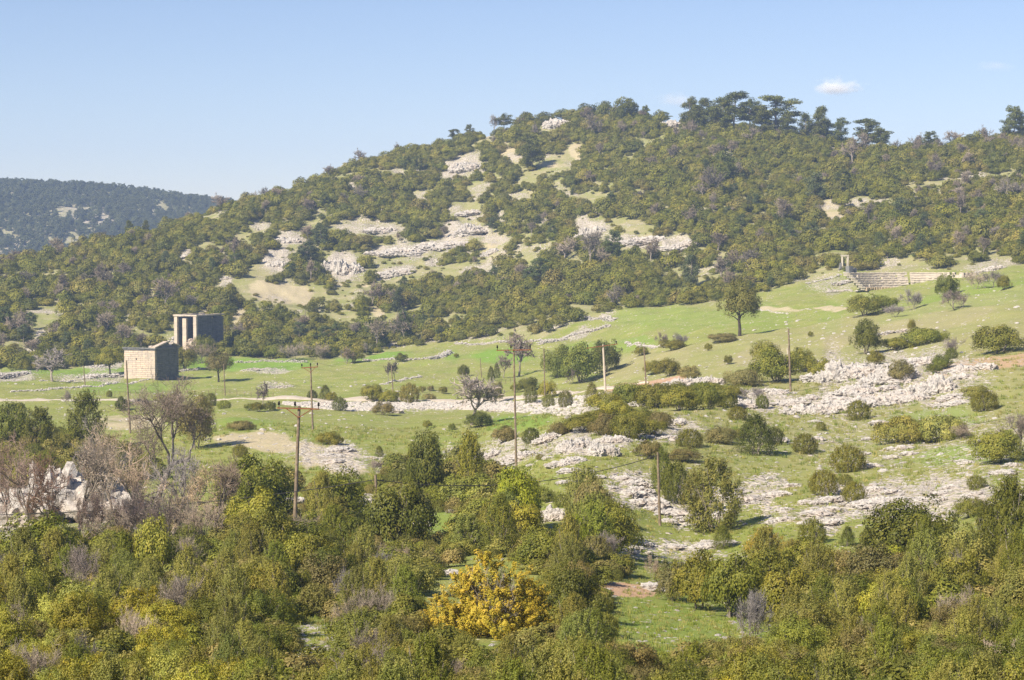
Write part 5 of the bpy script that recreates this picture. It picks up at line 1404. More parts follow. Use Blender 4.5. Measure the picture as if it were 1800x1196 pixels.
# ------------------------------------------------------------------ field and slope plants placed one by one
PL = [
 # kind, px, base row, width, height, colour, label, category, name
 ('jun_cone',1328,798,80,72,DARK,'tall dark conical juniper, darkest on the right slope','bush','juniper_bush'),
 ('jun_round',1362,782,36,34,DARK,'small juniper tucked right of the dark conical one','bush','juniper_bush'),
 ('jun_round',1415,797,48,38,OLIVE,'olive juniper between the conical one and the hedge','bush','juniper_bush'),
 ('jun_round',1490,828,68,50,OLIVE,'largest rounded juniper in the middle of the right slope','bush','juniper_bush'),
 ('jun_round',1448,869,54,48,OLIVE,'rounded juniper left of a pair above the scree','bush','juniper_bush'),
 ('jun_round',1501,881,46,38,OLIVE,'juniper just above the pale scree, front of the pair','bush','juniper_bush'),
 ('jun_round',1486,852,28,20,OLIVE,'tiny juniper peeping behind the pair','bush','juniper_bush'),
 ('jun_round',1509,738,45,38,OLIVE,'round juniper at the lower edge of the big outcrop','bush','juniper_bush'),
 ('jun_round',1443,757,18,17,OLIVE,'very small shrub beside a white stone','bush','juniper_bush'),
 ('jun_round',1731,722,52,38,OLIVE,'round juniper right of the big outcrop','bush','juniper_bush'),
 ('oak_mid',1715,702,48,28,GREY,'greyish bush touching the round one right of the outcrop','bush','shrub'),
 ('oak_mid',1442,670,46,40,OLIVE,'dark bush in front of the jagged ridge','bush','shrub'),
 ('oak_mid',1584,673,42,38,BROWN,'brownish bush in the heart of the outcrop','bush','shrub'),
 ('oak_mid',1540,642,30,26,OLIVE,'small bush behind the jagged ridge','bush','shrub'),
 ('oak_mid',1655,650,36,26,MIDG,'green bush above the right rocks of the outcrop','bush','shrub'),
 ('jun_round',1672,632,24,22,MIDG,'little pointed bush near the orange bank','bush','juniper_bush'),
 ('oak_mid',1643,656,28,15,MIDG,'low round bush nestled in the outcrop rocks','bush','shrub'),
 ('mat_mid',1585,778,95,42,GREY,'left half of the long low grey-green thicket on the slope','bush','shrub'),
 ('mat_mid',1655,775,90,40,GREY,'right half of the long low grey-green thicket on the slope','bush','shrub'),
 ('bare_shrub',1690,772,70,30,TAN,'leafless twigs at the right end of the long thicket','bush','bare_shrub'),
 ('oak_mid',1752,814,90,66,OLIVE,'big round bush at the right edge above the scree','bush','shrub'),
 ('bare_tree',1792,800,80,84,TAN,'leafless bush overlapping the big round one at the right edge','bush','bare_shrub'),
 ('jun_round',1717,860,37,27,OLIVE,'small round bush above the tall right juniper','bush','juniper_bush'),
 ('jun_round',1297,738,38,26,OLIVE,'compact juniper just right of the long bush belt','bush','juniper_bush'),
 ('jun_round',1340,718,26,26,MIDG,'small pointed juniper among white stones','bush','juniper_bush'),
 ('bare_shrub',1325,705,46,26,MAUVE,'mauve leafless shrub on the stony patch','bush','bare_shrub'),
 ('jun_round',1212,786,50,36,OLIVE,'round green juniper right of the pale scree strip','bush','juniper_bush'),
 ('oak_mid',1266,780,54,30,BROWN,'low brownish bush left of the conical juniper','bush','shrub'),
 ('oak_mid',1300,775,24,20,GREY,'little grey bush behind the conical juniper','bush','shrub'),
 ('oak_mid',1140,806,44,32,BROWN,'grey-brown bush left of the egg-shaped pair','bush','shrub'),
 ('jun_cone',1164,860,46,75,MIDG,'rear one of the egg-shaped juniper pair at the lone pole','bush','juniper_bush'),
 ('jun_round',1188,882,56,78,MIDG,'front one of the egg-shaped juniper pair at the lone pole','bush','juniper_bush'),
 ('jun_loose',1256,935,108,142,GREY,'tall ragged grey-green juniper tree on the stony slope','tree','juniper_tree'),
 ('jun_loose',1222,905,54,84,GREY,'shorter juniper fused to the left of the tall ragged one','tree','juniper_tree'),
 ('jun_cone',1270,965,40,42,MIDG,'small green juniper at the foot of the tall ragged one','bush','juniper_bush'),
 ('oak_mid',1200,812,60,24,BROWN,'low brown bush behind the egg-shaped junipers','bush','shrub'),
 ('jun_round',1428,955,52,48,OLIVE,'rounded bush below the scree with brown side','bush','juniper_bush'),
 ('jun_cone',1490,960,30,36,MIDG,'small pointed juniper, left of two below the scree','bush','juniper_bush'),
 ('jun_cone',1524,965,26,40,MIDG,'small pointed juniper, right of two below the scree','bush','juniper_bush'),
 ('oak_mid',1606,995,150,110,DARK,'very large dark dome-shaped oak below the scree','bush','shrub'),
 ('oak_mid',1560,1000,90,80,DARK,'dark left shoulder of the dome-shaped oak','bush','shrub'),
 ('jun_loose',1775,1005,100,182,MIDG,'tall juniper tree at the right edge of the slope','tree','juniper_tree'),
 ('jun_loose',1735,985,60,110,MIDG,'lower juniper left of the tall right-edge one','tree','juniper_tree'),
 ('oak_mid',1705,910,50,36,OLIVE,'round bush left of the tall right-edge juniper','bush','shrub'),
 ('bare_shrub',1722,905,36,40,TAN,'leafless shrub behind the tall right-edge juniper','bush','bare_shrub'),
 ('jun_near',1345,985,80,62,OCHRE,'ochre-tinted juniper above the meadow hedge','bush','juniper_bush'),
 ('jun_near',1395,990,70,46,(0.20,.17,.045),'golden-green juniper right of the ochre one','bush','juniper_bush'),
 ('oak_mid',1521,623,48,58,MIDG,'upright bright green oak standing above the outcrop','tree','oak_tree'),
 ('oak_mid',1758,620,86,50,OLIVE,'big rounded bush high at the right edge','bush','shrub'),
 ('bare_shrub',1752,618,50,34,MAUVE,'leafless purple shrub in the middle of the big high right bush','bush','bare_shrub'),
 ('bare_shrub',1672,625,52,36,MAUVE,'greyish-mauve leafless shrub near the orange bank','bush','bare_shrub'),
 ('mat_mid',1625,605,80,26,MIDG,'low green bushes right of the dark stone pile','bush','shrub'),
 ('mat_mid',1575,614,60,18,OLIVE,'flat scrub below the dark stone pile','bush','shrub'),
 ('oak_mid',1602,582,14,20,OLIVE,'slim bush beside the dark stone pile','bush','shrub'),
 ('bare_shrub',1680,545,70,38,MAUVE,'wide mauve thicket below the right end of the theatre','bush','bare_shrub'),
 ('bare_shrub',1605,545,70,44,MAUVE,'mauve leafless thicket in front of the theatre','bush','bare_shrub'),
 ('bare_shrub',1575,558,60,24,MAUVE,'low leafless thicket at the slope rim before the theatre','bush','bare_shrub'),
 ('oak_mid',1520,555,54,34,OLIVE,'round green bush left of the mauve theatre thicket','bush','shrub'),
 ('oak_mid',1556,548,48,32,MIDG,'green bush between the thicket and the theatre','bush','shrub'),
 ('oak_mid',1664,522,38,40,MIDG,'dark bush hiding the right end of the theatre seats','bush','shrub'),
 ('bare_shrub',1715,508,60,38,TAN,'tan leafless shrub right of the theatre','bush','bare_shrub'),
 ('bare_shrub',1748,506,46,32,MAUVE,'leafless shrub right of the tan one at the theatre','bush','bare_shrub'),
 ('oak_mid',1765,510,24,24,OLIVE,'small round bush at the right end of the slope rim','bush','shrub'),
 ('oak_mid',1425,592,10,10,OLIVE,'tiny bush on the open green slope','bush','shrub'),
 ('oak_mid',1280,641,16,16,OLIVE,'tiny round bush on the dry slope','bush','shrub'),
 ('oak_mid',1245,617,14,12,OLIVE,'tiniest bush on the dry slope, near the field tree','bush','shrub'),
 ('oak_mid',1268,602,50,18,BROWN,'low brown bush on the slope crest below the field tree','bush','shrub'),
 ('bare_shrub',1165,612,40,34,MAUVE,'leafless shrub left of a pair in the green field','bush','bare_shrub'),
 ('bare_shrub',1192,612,38,30,MAUVE,'leafless shrub right of a pair in the green field','bush','bare_shrub'),
 ('oak_mid',1182,615,46,18,OLIVE,'low green bush under the leafless pair in the field','bush','shrub'),
 ('oak_mid',1126,626,26,16,OLIVE,'small bush at the stone line right of the concrete pole','bush','shrub'),
 ('oak_mid',1365,672,86,62,MIDG,'biggest green oak left of the plain slim pole','bush','shrub'),
 ('oak_mid',1345,640,50,40,OLIVE,'yellowish oak behind the biggest one at the slim pole','bush','shrub'),
 ('oak_mid',1408,655,44,40,OLIVE,'oak right of the plain slim pole','bush','shrub'),
 ('mat_mid',1305,680,64,28,BROWN,'low brownish bush left of the slim pole oaks','bush','shrub'),
 ('oak_mid',1150,658,34,28,OLIVE,'left bush of the pair above the arched slab','bush','shrub'),
 ('oak_mid',1176,662,42,32,OLIVE,'right bush of the pair above the arched slab','bush','shrub'),
 ('oak_mid',1212,668,38,24,BROWN,'brownish bush between the two pale slabs','bush','shrub'),
 ('oak_mid',980,664,56,58,MIDG,'left one of three big dark oaks beside the concrete pole','tree','oak_tree'),
 ('oak_mid',1022,672,70,66,MIDG,'middle one of three big dark oaks, largest','tree','oak_tree'),
 ('oak_mid',1066,655,50,52,DARK,'right one of three big dark oaks, behind the concrete pole','tree','oak_tree'),
 ('bare_shrub',1003,676,30,34,MAUVE,'mauve bare shrub in front of the three big oaks','bush','bare_shrub'),
 ('jun_round',933,709,26,34,GREY,'egg-shaped juniper, leftmost on the stone embankment','bush','juniper_bush'),
 ('jun_round',964,717,24,26,OLIVE,'little juniper, second from left on the embankment','bush','juniper_bush'),
 ('jun_round',994,716,28,34,GREY,'egg-shaped juniper in the middle of the embankment','bush','juniper_bush'),
 ('jun_cone',1040,707,27,36,GREY,'pointed juniper left of the concrete pole foot','bush','juniper_bush'),
 ('oak_mid',930,688,34,28,DARK,'dark round bush above the embankment behind the middle pole','bush','shrub'),
 ('oak_mid',962,700,32,30,YELG,'yellowish bush above the embankment','bush','shrub'),
 ('oak_mid',908,690,20,16,OLIVE,'small bush at the road behind the middle pole','bush','shrub'),
 ('jun_round',934,779,34,30,DARK,'dark dome bush right of the tall middle pole','bush','juniper_bush'),
 ('oak_mid',886,778,44,30,BROWN,'brown-green bush left of the tall middle pole','bush','shrub'),
 ('jun_round',922,800,20,12,OLIVE,'tiny green bush on the white rock shelf','bush','juniper_bush'),
 ('jun_round',950,808,18,10,OLIVE,'flat tiny bush right of the white rock shelf','bush','juniper_bush'),
 ('jun_cone',863,669,15,26,DARK,'left small cypress-like juniper in the field','bush','juniper_bush'),
 ('jun_cone',873,665,14,28,DARK,'right small cypress-like juniper in the field','bush','juniper_bush'),
 ('oak_mid',815,663,22,21,DARK,'dark round bush alone in the middle field','bush','shrub'),
 ('oak_mid',802,629,9,7,OLIVE,'dot-sized bush at the top of the middle field','bush','shrub'),
 ('jun_round',720,706,38,36,(0.19,.16,.04),'bronze-green juniper at the road edge','bush','juniper_bush'),
 ('oak_mid',652,706,36,34,YELG,'tall yellowish bush left of the bronze juniper','bush','shrub'),
 ('oak_mid',684,708,34,22,YELG,'lower yellowish bush beside the bronze juniper','bush','shrub'),
 ('jun_round',597,722,30,27,MIDG,'round green juniper at the left end of the embankment','bush','juniper_bush'),
 ('jun_round',549,702,20,18,DARK,'small dark bush behind the thin crossarm pole','bush','juniper_bush'),
 ('jun_cone',572,704,24,28,MIDG,'tall ragged bush right of the thin crossarm pole','bush','juniper_bush'),
 ('oak_mid',583,706,20,16,YELG,'yellow-green bush left of the round embankment juniper','bush','shrub'),
 ('oak_mid',674,730,36,24,BROWN,'reddish-brown bush below the embankment','bush','shrub'),
 ('oak_mid',742,690,14,11,OLIVE,'dot-like bush right of the bronze juniper','bush','shrub'),
 ('oak_mid',757,688,12,9,BROWN,'second dot-like bush right of the bronze juniper','bush','shrub'),
 ('oak_mid',778,692,14,14,OLIVE,'small bush at the fence left of the round bare tree','bush','shrub'),
 ('oak_mid',755,704,24,12,BROWN,'low brown bush on the road shoulder','bush','shrub'),
 ('jun_round',394,718,27,16,LIME,'bright lime-green ball bush at the roadside','bush','shrub'),
 ('jun_round',371,713,22,24,OLIVE,'olive bush left of the lime-green ball','bush','juniper_bush'),
 ('oak_mid',355,712,20,16,BROWN,'brownish bush behind the olive one at the roadside','bush','shrub'),
 ('oak_mid',216,722,26,26,DARK,'dark bush at the pole in front of the cream temple','bush','shrub'),
 ('bare_shrub',250,722,60,24,MAUVE,'low mauve thicket right of the pole at the temple','bush','bare_shrub'),
 ('bare_shrub',118,712,36,32,MAUVE,'round mauve leafless shrub at the left roadside','bush','bare_shrub'),
 ('jun_round',192,698,12,12,OLIVE,'small pointed bush just above the left road','bush','juniper_bush'),
 ('oak_mid',28,722,32,14,DARK,'flat dark bush in the left lower field','bush','shrub'),
 ('oak_mid',455,724,24,16,OLIVE,'small bush under the small bare tree','bush','shrub'),
 ('oak_mid',438,722,20,14,MIDG,'small green bush left of the small bare tree','bush','shrub'),
 ('oak_mid',475,722,20,16,MIDG,'small green bush right of the small bare tree','bush','shrub'),
 ('jun_round',422,804,30,26,OLIVE,'round juniper on the bare track below the field','bush','juniper_bush'),
 ('mat_mid',425,756,50,15,BROWN,'flat brownish bushes in the lower left field','bush','shrub'),
 ('mat_mid',578,782,48,20,OLIVE,'low bushes at the rim right of the nearest pole','bush','shrub'),
 ('jun_cone',667,803,17,20,MIDG,'little pointed juniper below the middle field','bush','juniper_bush'),
 ('oak_mid',751,753,16,13,OLIVE,'tiny bush in the grass below the embankment','bush','shrub'),
 ('oak_mid',794,756,12,12,MIDG,'second tiny bush in the grass below the embankment','bush','shrub'),
 ('bare_shrub',662,830,44,24,MAUVE,'mauve leafless shrub beside the pale track','bush','bare_shrub'),
 ('oak_mid',842,751,50,26,DARK,'dark bush at the foot of the round bare tree','bush','shrub'),
 ('oak_mid',871,708,26,34,BROWN,'brown-green bush right of the round bare tree','bush','shrub'),
 ('oak_mid',325,650,44,44,OLIVE,'olive tree just right of the cream temple','tree','oak_tree'),
 ('bare_shrub',352,640,60,44,TAN,'tan bare tree behind the cream temple','tree','bare_tree'),
 ('oak_mid',360,626,40,36,MIDG,'round green bush before the open temple wall','bush','shrub'),
 ('bare_shrub',350,600,44,34,MAUVE,'mauve bare shrub under the open temple wall','bush','bare_shrub'),
 ('bare_shrub',418,596,40,34,MAUVE,'mauve bare shrub right of the open temple','bush','bare_shrub'),
 ('bare_shrub',520,634,60,34,TAN,'sandy-coloured leafless bush at the hill foot','bush','bare_shrub'),
 ('bare_shrub',565,632,50,32,TAN,'second sandy leafless bush at the hill foot','bush','bare_shrub'),
 ('bare_shrub',608,638,34,26,MAUVE,'mauve bush left of the white boulder row','bush','bare_shrub'),
 ('oak_mid',622,636,36,22,OLIVE,'low green bush behind the mauve one at the boulder row','bush','shrub'),
 ('oak_mid',706,636,22,16,DARK,'small dark bush on the boulder row','bush','shrub'),
 ('jun_near',850,1000,0,0,OCHRE,'','',''),
 ('oak_mid',20,790,70,80,MIDG,'dark green tree at the left edge above the thicket','tree','oak_tree'),
 ('jun_loose',70,800,70,90,MIDG,'pointed conifer left of a pair above the left thicket','tree','juniper_tree'),
 ('jun_loose',152,790,76,112,MIDG,'taller conifer right of a pair above the left thicket','tree','juniper_tree'),
 ('oak_mid',345,790,60,90,BROWN,'brown-shaded tree behind the big bare tree','tree','oak_tree'),
 ('oak_mid',295,715,46,26,OLIVE,'low bush between the temple pole and the big bare tree','bush','shrub'),
]
for kind, px, py, w, h, c, lab, cat_, nm_ in PL:
    if not lab: continue
    if kind.startswith('jun') and c not in (LIME, OCHRE): c = tuple(q * .78 for q in c)
    plant_px(kind, px, py, w, h, c, lab, cat_, None, nm_)

# long bush belt on the rock rib, and the lower belt
def belt(pts, label, grp, col=(OLIVE, MIDG, OLIVE)):
    for i, (px, py, w, h) in enumerate(pts):
        o = plant_px('mat_mid' if i % 3 else 'oak_mid', px, py, w, h, col[i % 3], label, 'bush', grp, 'shrub')
        k_ = sorted(p[0] for p in pts).index(px)
        o['label'] = label + (', leftmost' if k_ == 0 else ', rightmost' if k_ == len(pts) - 1 else f', {ORD[k_ + 1]} from left')
belt([(1060,722,60,34),(1105,712,60,36),(1150,718,70,40),(1195,722,70,42),(1240,720,60,38),(1275,716,44,30),(1180,704,70,34),(1230,704,60,30),(1085,734,60,28),(1290,700,40,22),(1130,700,50,22),(1250,694,50,20)],
     'evergreen shrub in the long belt above the white rocks', 'shrubs of the long upper belt')
belt([(1020,760,60,30),(1065,765,60,34),(1105,770,60,38),(1145,766,60,34),(1160,752,44,26),(1050,748,50,24),(1120,745,60,26),(985,765,40,20)],
     'evergreen shrub in the lower belt between rock bands', 'shrubs of the lower belt', (OLIVE, BROWN, OLIVE))

# trees with a clear trunk
def trunk_tree(px, pyb, pyt, wpx, crown_frac, color, label, kind='oak_mid', Y=None, name='oak_tree'):
    p = at(px, pyb) if Y is None else at_depth(px, Y)
    m_ = mpp(p.y); H = (pyb - pyt) * m_; ch = H * crown_frac
    root = tag(empty(name, p, .7), label, 'tree')
    t = link('trunk', TRUNKS[px % 3], root); t.scale = (H * .42, H * .42, (H - ch * .6) / 1.5)
    c = link('crown', pick(kind), root); hz = 1.35
    c.location = (0, 0, H - ch); c.scale = (wpx * m_ / 2, wpx * m_ / 2, ch / hz); c.color = jit(color, RNG, .05)
    return root
trunk_tree(1300, 591, 505, 66, .74, (0.135, .135, .04), 'round-crowned tree with bare trunk standing alone in the far green field')
trunk_tree(193, 660, 615, 44, .72, YELG, 'yellow-green tree with thin trunk left of the cream temple')
trunk_tree(384, 672, 624, 48, .7, BROWN, 'brownish olive tree casting a shadow, right of the cream temple')
def bare_px(px, pyb, w, h, color, label, kind='bare_tree', Y=None):
    p = at(px, pyb) if Y is None else at_depth(px, Y); m_ = mpp(p.y)
    return plant(kind, p, w * m_, h * m_, color, label, 'tree', None, 'bare_tree')
bare_px(830, 748, 122, 96, (0.215, .19, .18), 'round-crowned leafless tree in the grass below the embankment', kind='bare_far')
bare_px(92, 671, 84, 66, (0.18, .16, .155), 'round mauve leafless tree at the left of the temple field', kind='bare_far')
bare_px(912, 662, 84, 92, (0.185, .16, .15), 'tall ivy-clad leafless tree behind the tall middle pole', kind='bare_far')
bare_px(885, 665, 40, 44, TAN, 'low tan leafless tree left of the ivy-clad one', kind='bare_far')
bare_px(463, 716, 34, 50, (0.09, .08, .075), 'small dark leafless tree beside the road', kind='bare_far')
bare_px(683, 673, 26, 44, (0.11, .10, .085), 'left trunk and crown of the two-trunk field tree', kind='bare_far')
bare_px(694, 672, 22, 40, (0.11, .10, .085), 'right leaning trunk of the two-trunk field tree', kind='bare_far')
bare_px(1028, 668, 24, 26, TAN, 'small pale leafless tree among the three big oaks')
bare_px(609, 640, 30, 34, (0.2, .17, .13), 'leaning half-bare tree at the left end of the boulder row', kind='bare_far')

# ------------------------------------------------------------------ foreground thicket
FE = [(-80,735),(0,745),(120,765),(200,800),(330,850),(420,850),(520,860),(600,865),(650,850),(700,820),(760,805),(850,830),(890,860),(1000,890),(1070,950),(1110,1030),(1165,1048),(1300,1040),(1330,1010),(1420,1010),(1530,1010),(1700,1010),(1800,1010),(1900,960)]
fx, fy = zip(*FE)
FCL = [(300,885,95,45),(1203,1098,140,60),(855,1060,112,78),(666,905,16,40),(1260,940,50,30),(760,918,44,20),(558,1128,46,44),(30,905,90,44),(130,890,60,50),(1100,1036,52,14),(505,876,40,12),(655,885,32,16),(965,905,34,22),(610,800,70,40),(270,968,26,8)]
def fg_thicket():
    rng = np.random.default_rng(5)
    pts = []
    cand = []
    for Y0, Y1, n in ((34, 60, 700), (60, 100, 1600), (100, 150, 2600), (150, 240, 4200), (240, 340, 3600)):
        cand.append(np.stack([rng.uniform(-.34, .34, n), rng.uniform(Y0, Y1, n)], 1))
    cand = np.vstack(cand); X, Y = cand[:, 0] * cand[:, 1], cand[:, 1]
    Z = hgt(X, Y); px, py = project(X, Y, Z)
    w = rng.uniform(1.1, 2.7, len(X)) * np.clip(Y / 110, .62, 1.35); h = w * rng.uniform(.75, 1.15, len(X))
    h = np.where(Y < 50, np.minimum(h, 1.8), h)
    hp = h / Y * F_PX; wp = w / Y * F_PX
    ok = (py > np.interp(px, fx, fy)) & seen(X, Y, Z + h) & (py - hp < 1230)
    for cx_, cy_, rx_, ry_ in FCL:
        for f in (0, .25, .5, .75, 1.0):
            s_ = 1.0 if f < .5 else .92
            ok &= (np.maximum(np.abs(px - cx_) - wp * .3, 0) / (rx_ * s_)) ** 2 + ((py - hp * f - cy_) / (ry_ * s_)) ** 2 > 1
    idx = np.nonzero(ok)[0]; idx = idx[np.argsort(-w[idx] * rng.uniform(.6, 1.4, len(idx)))]
    kept = []; KX = np.empty(3000); KY = np.empty(3000); KW = np.empty(3000); n = 0
    for i in idx:
        if n and np.any((KX[:n] - X[i]) ** 2 + (KY[:n] - Y[i]) ** 2 < (0.38 * (KW[:n] + w[i])) ** 2): continue
        KX[n], KY[n], KW[n] = X[i], Y[i], w[i]; n += 1; kept.append(i)
        if n >= 2990: break
    print('fg', n)
    kept = sorted(kept, key=lambda i: -w[i] / Y[i])
    cnt = {}
    restP = []
    for i in kept:
        a, b = px[i], py[i]
        s = fbm(np.array([X[i] / 9]), np.array([Y[i] / 14]), 3, 88)[0]
        u = rng.uniform()
        near = Y[i] < 85
        # species follow the photo: grey junipers in the middle left, broad-leaved oak at left bottom and right
        pj = .38 + .35 * math.exp(-((a - 600) / 200) ** 2 - ((b - 940) / 120) ** 2) + .1 * (600 < a < 1150) + (s - .5) * 1.2
        pb = .10 + .16 * (a < 420 and b < 960) + .05 * (a > 1350 and b > 1000)
        if u < pb:
            k_, nm_, lab0, c = 'bare_shrub', 'bare_shrub', 'leafless grey-brown shrub', (TAN if rng.uniform() < .5 else MAUVE)
        elif u < pb + pj:
            k_ = 'jun_near' if Y[i] < 130 else ('jun_loose' if rng.uniform() < .5 else 'jun_round')
            nm_, lab0 = 'juniper_bush', 'feathery grey-green juniper'
            if rng.uniform() < .45: k_, lab0 = 'jun_point', 'pointed upright green juniper'
            c = [GREY, BLUEG, MIDG, GREY][rng.integers(4)]
        else:
            k_ = 'oak_near' if near else 'oak_mid'; nm_, lab0 = 'shrub', 'olive-green broad-leaved shrub'
            c = [OLIVE, OLIVE, YELG, BROWN, DARK, GREY, MIDG][rng.integers(7)]
            if a < 350 and b > 1050: c = [YELG, OLIVE, YELG, (0.19, .20, .05)][rng.integers(4)]
            if c == DARK: lab0 = 'dark green broad-leaved shrub'
            elif c == YELG: lab0 = 'yellow-green broad-leaved shrub'
            elif c == BROWN: lab0 = 'brownish broad-leaved shrub'
        cnt[nm_] = cnt.get(nm_, 0) + 1
        lim = {'bare_shrub': 70, 'juniper_bush': 240, 'shrub': 200}[nm_]
        if cnt[nm_] > lim: restP.append(i); continue
        hh = h[i] * (1.25 if nm_ == 'juniper_bush' else 1.05)
        wf = .92 if nm_ == 'juniper_bush' else 1.1
        if k_ == 'jun_point': wf, hh = .85, hh * 1.12
        auto(plant(k_, (X[i], Y[i], Z[i]), w[i] * wf, hh, c, 'x', 'bush', lab0 + 's of the foreground scrub', nm_, rng), lab0, a, b - hp[i] * .5)
    # the rest and the low undergrowth between them
    SC = [remat(m_, M_SCRUB) for m_ in PROTO['oak_far']] + [remat(m_, M_SCRUB) for m_ in PROTO['jun_round'][:2]]
    ri = np.array(restP, int)
    m = 3600; U = rng.uniform(-.29, .29, m); Y2 = 36 + 200 * rng.uniform(0, 1, m) ** .8; X2 = U * Y2; Z2 = hgt(X2, Y2); px2, py2 = project(X2, Y2, Z2)
    ok = (py2 > np.interp(px2, fx, fy) + 2) & seen(X2, Y2, Z2 + 1)
    for cx_, cy_, rx_, ry_ in FCL:
        ok &= ((px2 - cx_) / rx_) ** 2 + ((py2 - 8 - cy_) / (ry_ + 6)) ** 2 > 1
    X2, Y2, Z2 = X2[ok], Y2[ok], Z2[ok]; s2 = rng.uniform(.3, .8, len(X2))
    P = np.vstack([np.stack([X[ri], Y[ri], Z[ri] - .1], 1).reshape(-1, 3), np.stack([X2, Y2, Z2 - .05], 1)])
    s = np.concatenate([w[ri] / 2, s2]); n = len(P)
    scatter('undergrowth', P, np.stack([np.zeros(n), np.zeros(n), rng.uniform(0, 6.28, n)], 1), np.stack([s, s, s * rng.uniform(.7, 1.1, n)], 1), rng.integers(0, 8, n), SC,
            'low undergrowth between the foreground shrubs')
fg_thicket()

# particular foreground plants
def golden():
    p = at_depth(860, 84)
    m_ = mpp(84); zt = ray(860, 945)[1] * 84; H = zt - p.z
    gs, ts = [], []
    for k_, (ox, oy, w_, h_) in enumerate(((0, 0, .55, 1.75), (.35, -.1, .42, 1.55), (-.38, 0, .45, 1.35), (.7, .1, .34, 1.0), (-.72, -.1, .34, .85), (.1, -.45, .5, 1.1), (-.2, .4, .45, 1.3), (.5, .35, .4, 1.1), (.45, -.4, .36, .8), (-.5, -.35, .36, .75), (.9, 0, .25, .6), (-.92, 0, .22, .5))):
        V, F, t = spray_crown(4242 + k_, 70, 7000, 0.040, h_ / w_ * .9, 'cone', .7, .55, loose=.5, thick=.2)
        V[:, :2] += V[:, 2:3] * np.array([[ox * .15, oy * .15]])
        gs.append((V * w_ + np.array([ox, oy, 0]), F)); ts.append(t)
    V, F = cat_geo(gs); t = np.concatenate(ts)
    root = tag(empty('juniper_tree', p), 'golden-yellow feathery juniper, brightest tree of the foreground', 'tree')
    o = link('foliage', mesh('foliage', V, F, M_CONIF, t), root); o.scale = (112 * m_, 112 * m_, H / 1.8); o.color = (0.245, 0.198, 0.040, 1)
    bg, tg, tt = branch_tree(77, 1.5, .35, 4, (5, 4, 4, 4), .8, 3, .04)
    o = link('branches', mesh('branches', *cat_geo([bg, tg]), M_BARK), root); o.scale = (62 * m_, 62 * m_, H / 2.0)
golden()
for k_, px, Y, pyt, w, c, lab, nm_ in (
    ('jun_near', 925, 88, 1010, 100, MIDG, 'dark green juniper right behind the golden one', 'juniper_tree'),
    ('jun_near', 1012, 132, 895, 66, (0.20, .22, .03), 'bright yellow-green juniper above the small meadow', 'juniper_tree'),
    ('oak_mid', 1045, 150, 838, 64, BROWN, 'bronze oak standing left of the lone pole', 'oak_tree'),
    ('oak_mid', 905, 150, 825, 90, LIME, 'lime-green low bush in the middle scrub', 'shrub'),
    ('oak_mid', 700, 150, 842, 115, DARK, 'dark round oak between the shorter pole and the scrub', 'oak_tree'),
    ('oak_mid', 270, 112, 910, 80, (0.165, .16, .033), 'yellowish oak under the big bare tree', 'oak_tree'),
    ('oak_mid', 60, 118, 910, 130, MIDG, 'dark green oak below the huge left boulder', 'oak_tree'),
    ('jun_near', 1020, 66, 1060, 110, BLUEG, 'blue-green juniper left of the small meadow', 'juniper_tree'),
    ('jun_near', 1225, 72, 1120, 90, MIDG, 'green juniper at the lower edge of the small meadow', 'juniper_tree'),
    ('oak_mid', 1110, 68, 1115, 100, BROWN, 'brownish bush at the lower left edge of the meadow', 'shrub'),
    ('jun_near', 630, 74, 1060, 110, BLUEG, 'bluish juniper left of the golden one', 'juniper_tree'),
    ('jun_near', 420, 100, 1000, 60, (0.19, .16, .035), 'bronze juniper in the left middle scrub', 'juniper_tree'),
    ('oak_mid', 1015, 112, 985, 60, BROWN, 'grey-brown tuft bush left of the red earth', 'shrub'),
    ('oak_mid', 750, 205, 762, 70, DARK, 'dark oak clump below the middle field', 'oak_tree'),
    ('jun_loose', 825, 195, 745, 60, OLIVE, 'pointed loose conifer below the round bare tree', 'juniper_tree'),
    ('oak_mid', 450, 175, 795, 110, MIDG, 'dark oak clump left of the nearest pole', 'oak_tree'),
    ('oak_mid', 590, 172, 822, 100, MIDG, 'dark oak clump right of the nearest pole', 'oak_tree'),
    ('oak_mid', 1230, 112, 975, 90, OLIVE, 'oak at the middle of the hedge behind the meadow', 'shrub'),
    ('oak_mid', 1290, 108, 960, 100, MIDG, 'oak at the right end of the hedge behind the meadow', 'shrub'),
    ('oak_mid', 1185, 116, 985, 60, BROWN, 'oak at the left end of the hedge behind the meadow', 'shrub'),
):
    p = at_depth(px, Y); zt = ray(px, pyt)[1] * Y
    plant(k_, p, w * mpp(Y), max(zt - p.z, 1.0), c, lab, 'tree' if 'tree' in nm_ else 'bush', None, nm_)

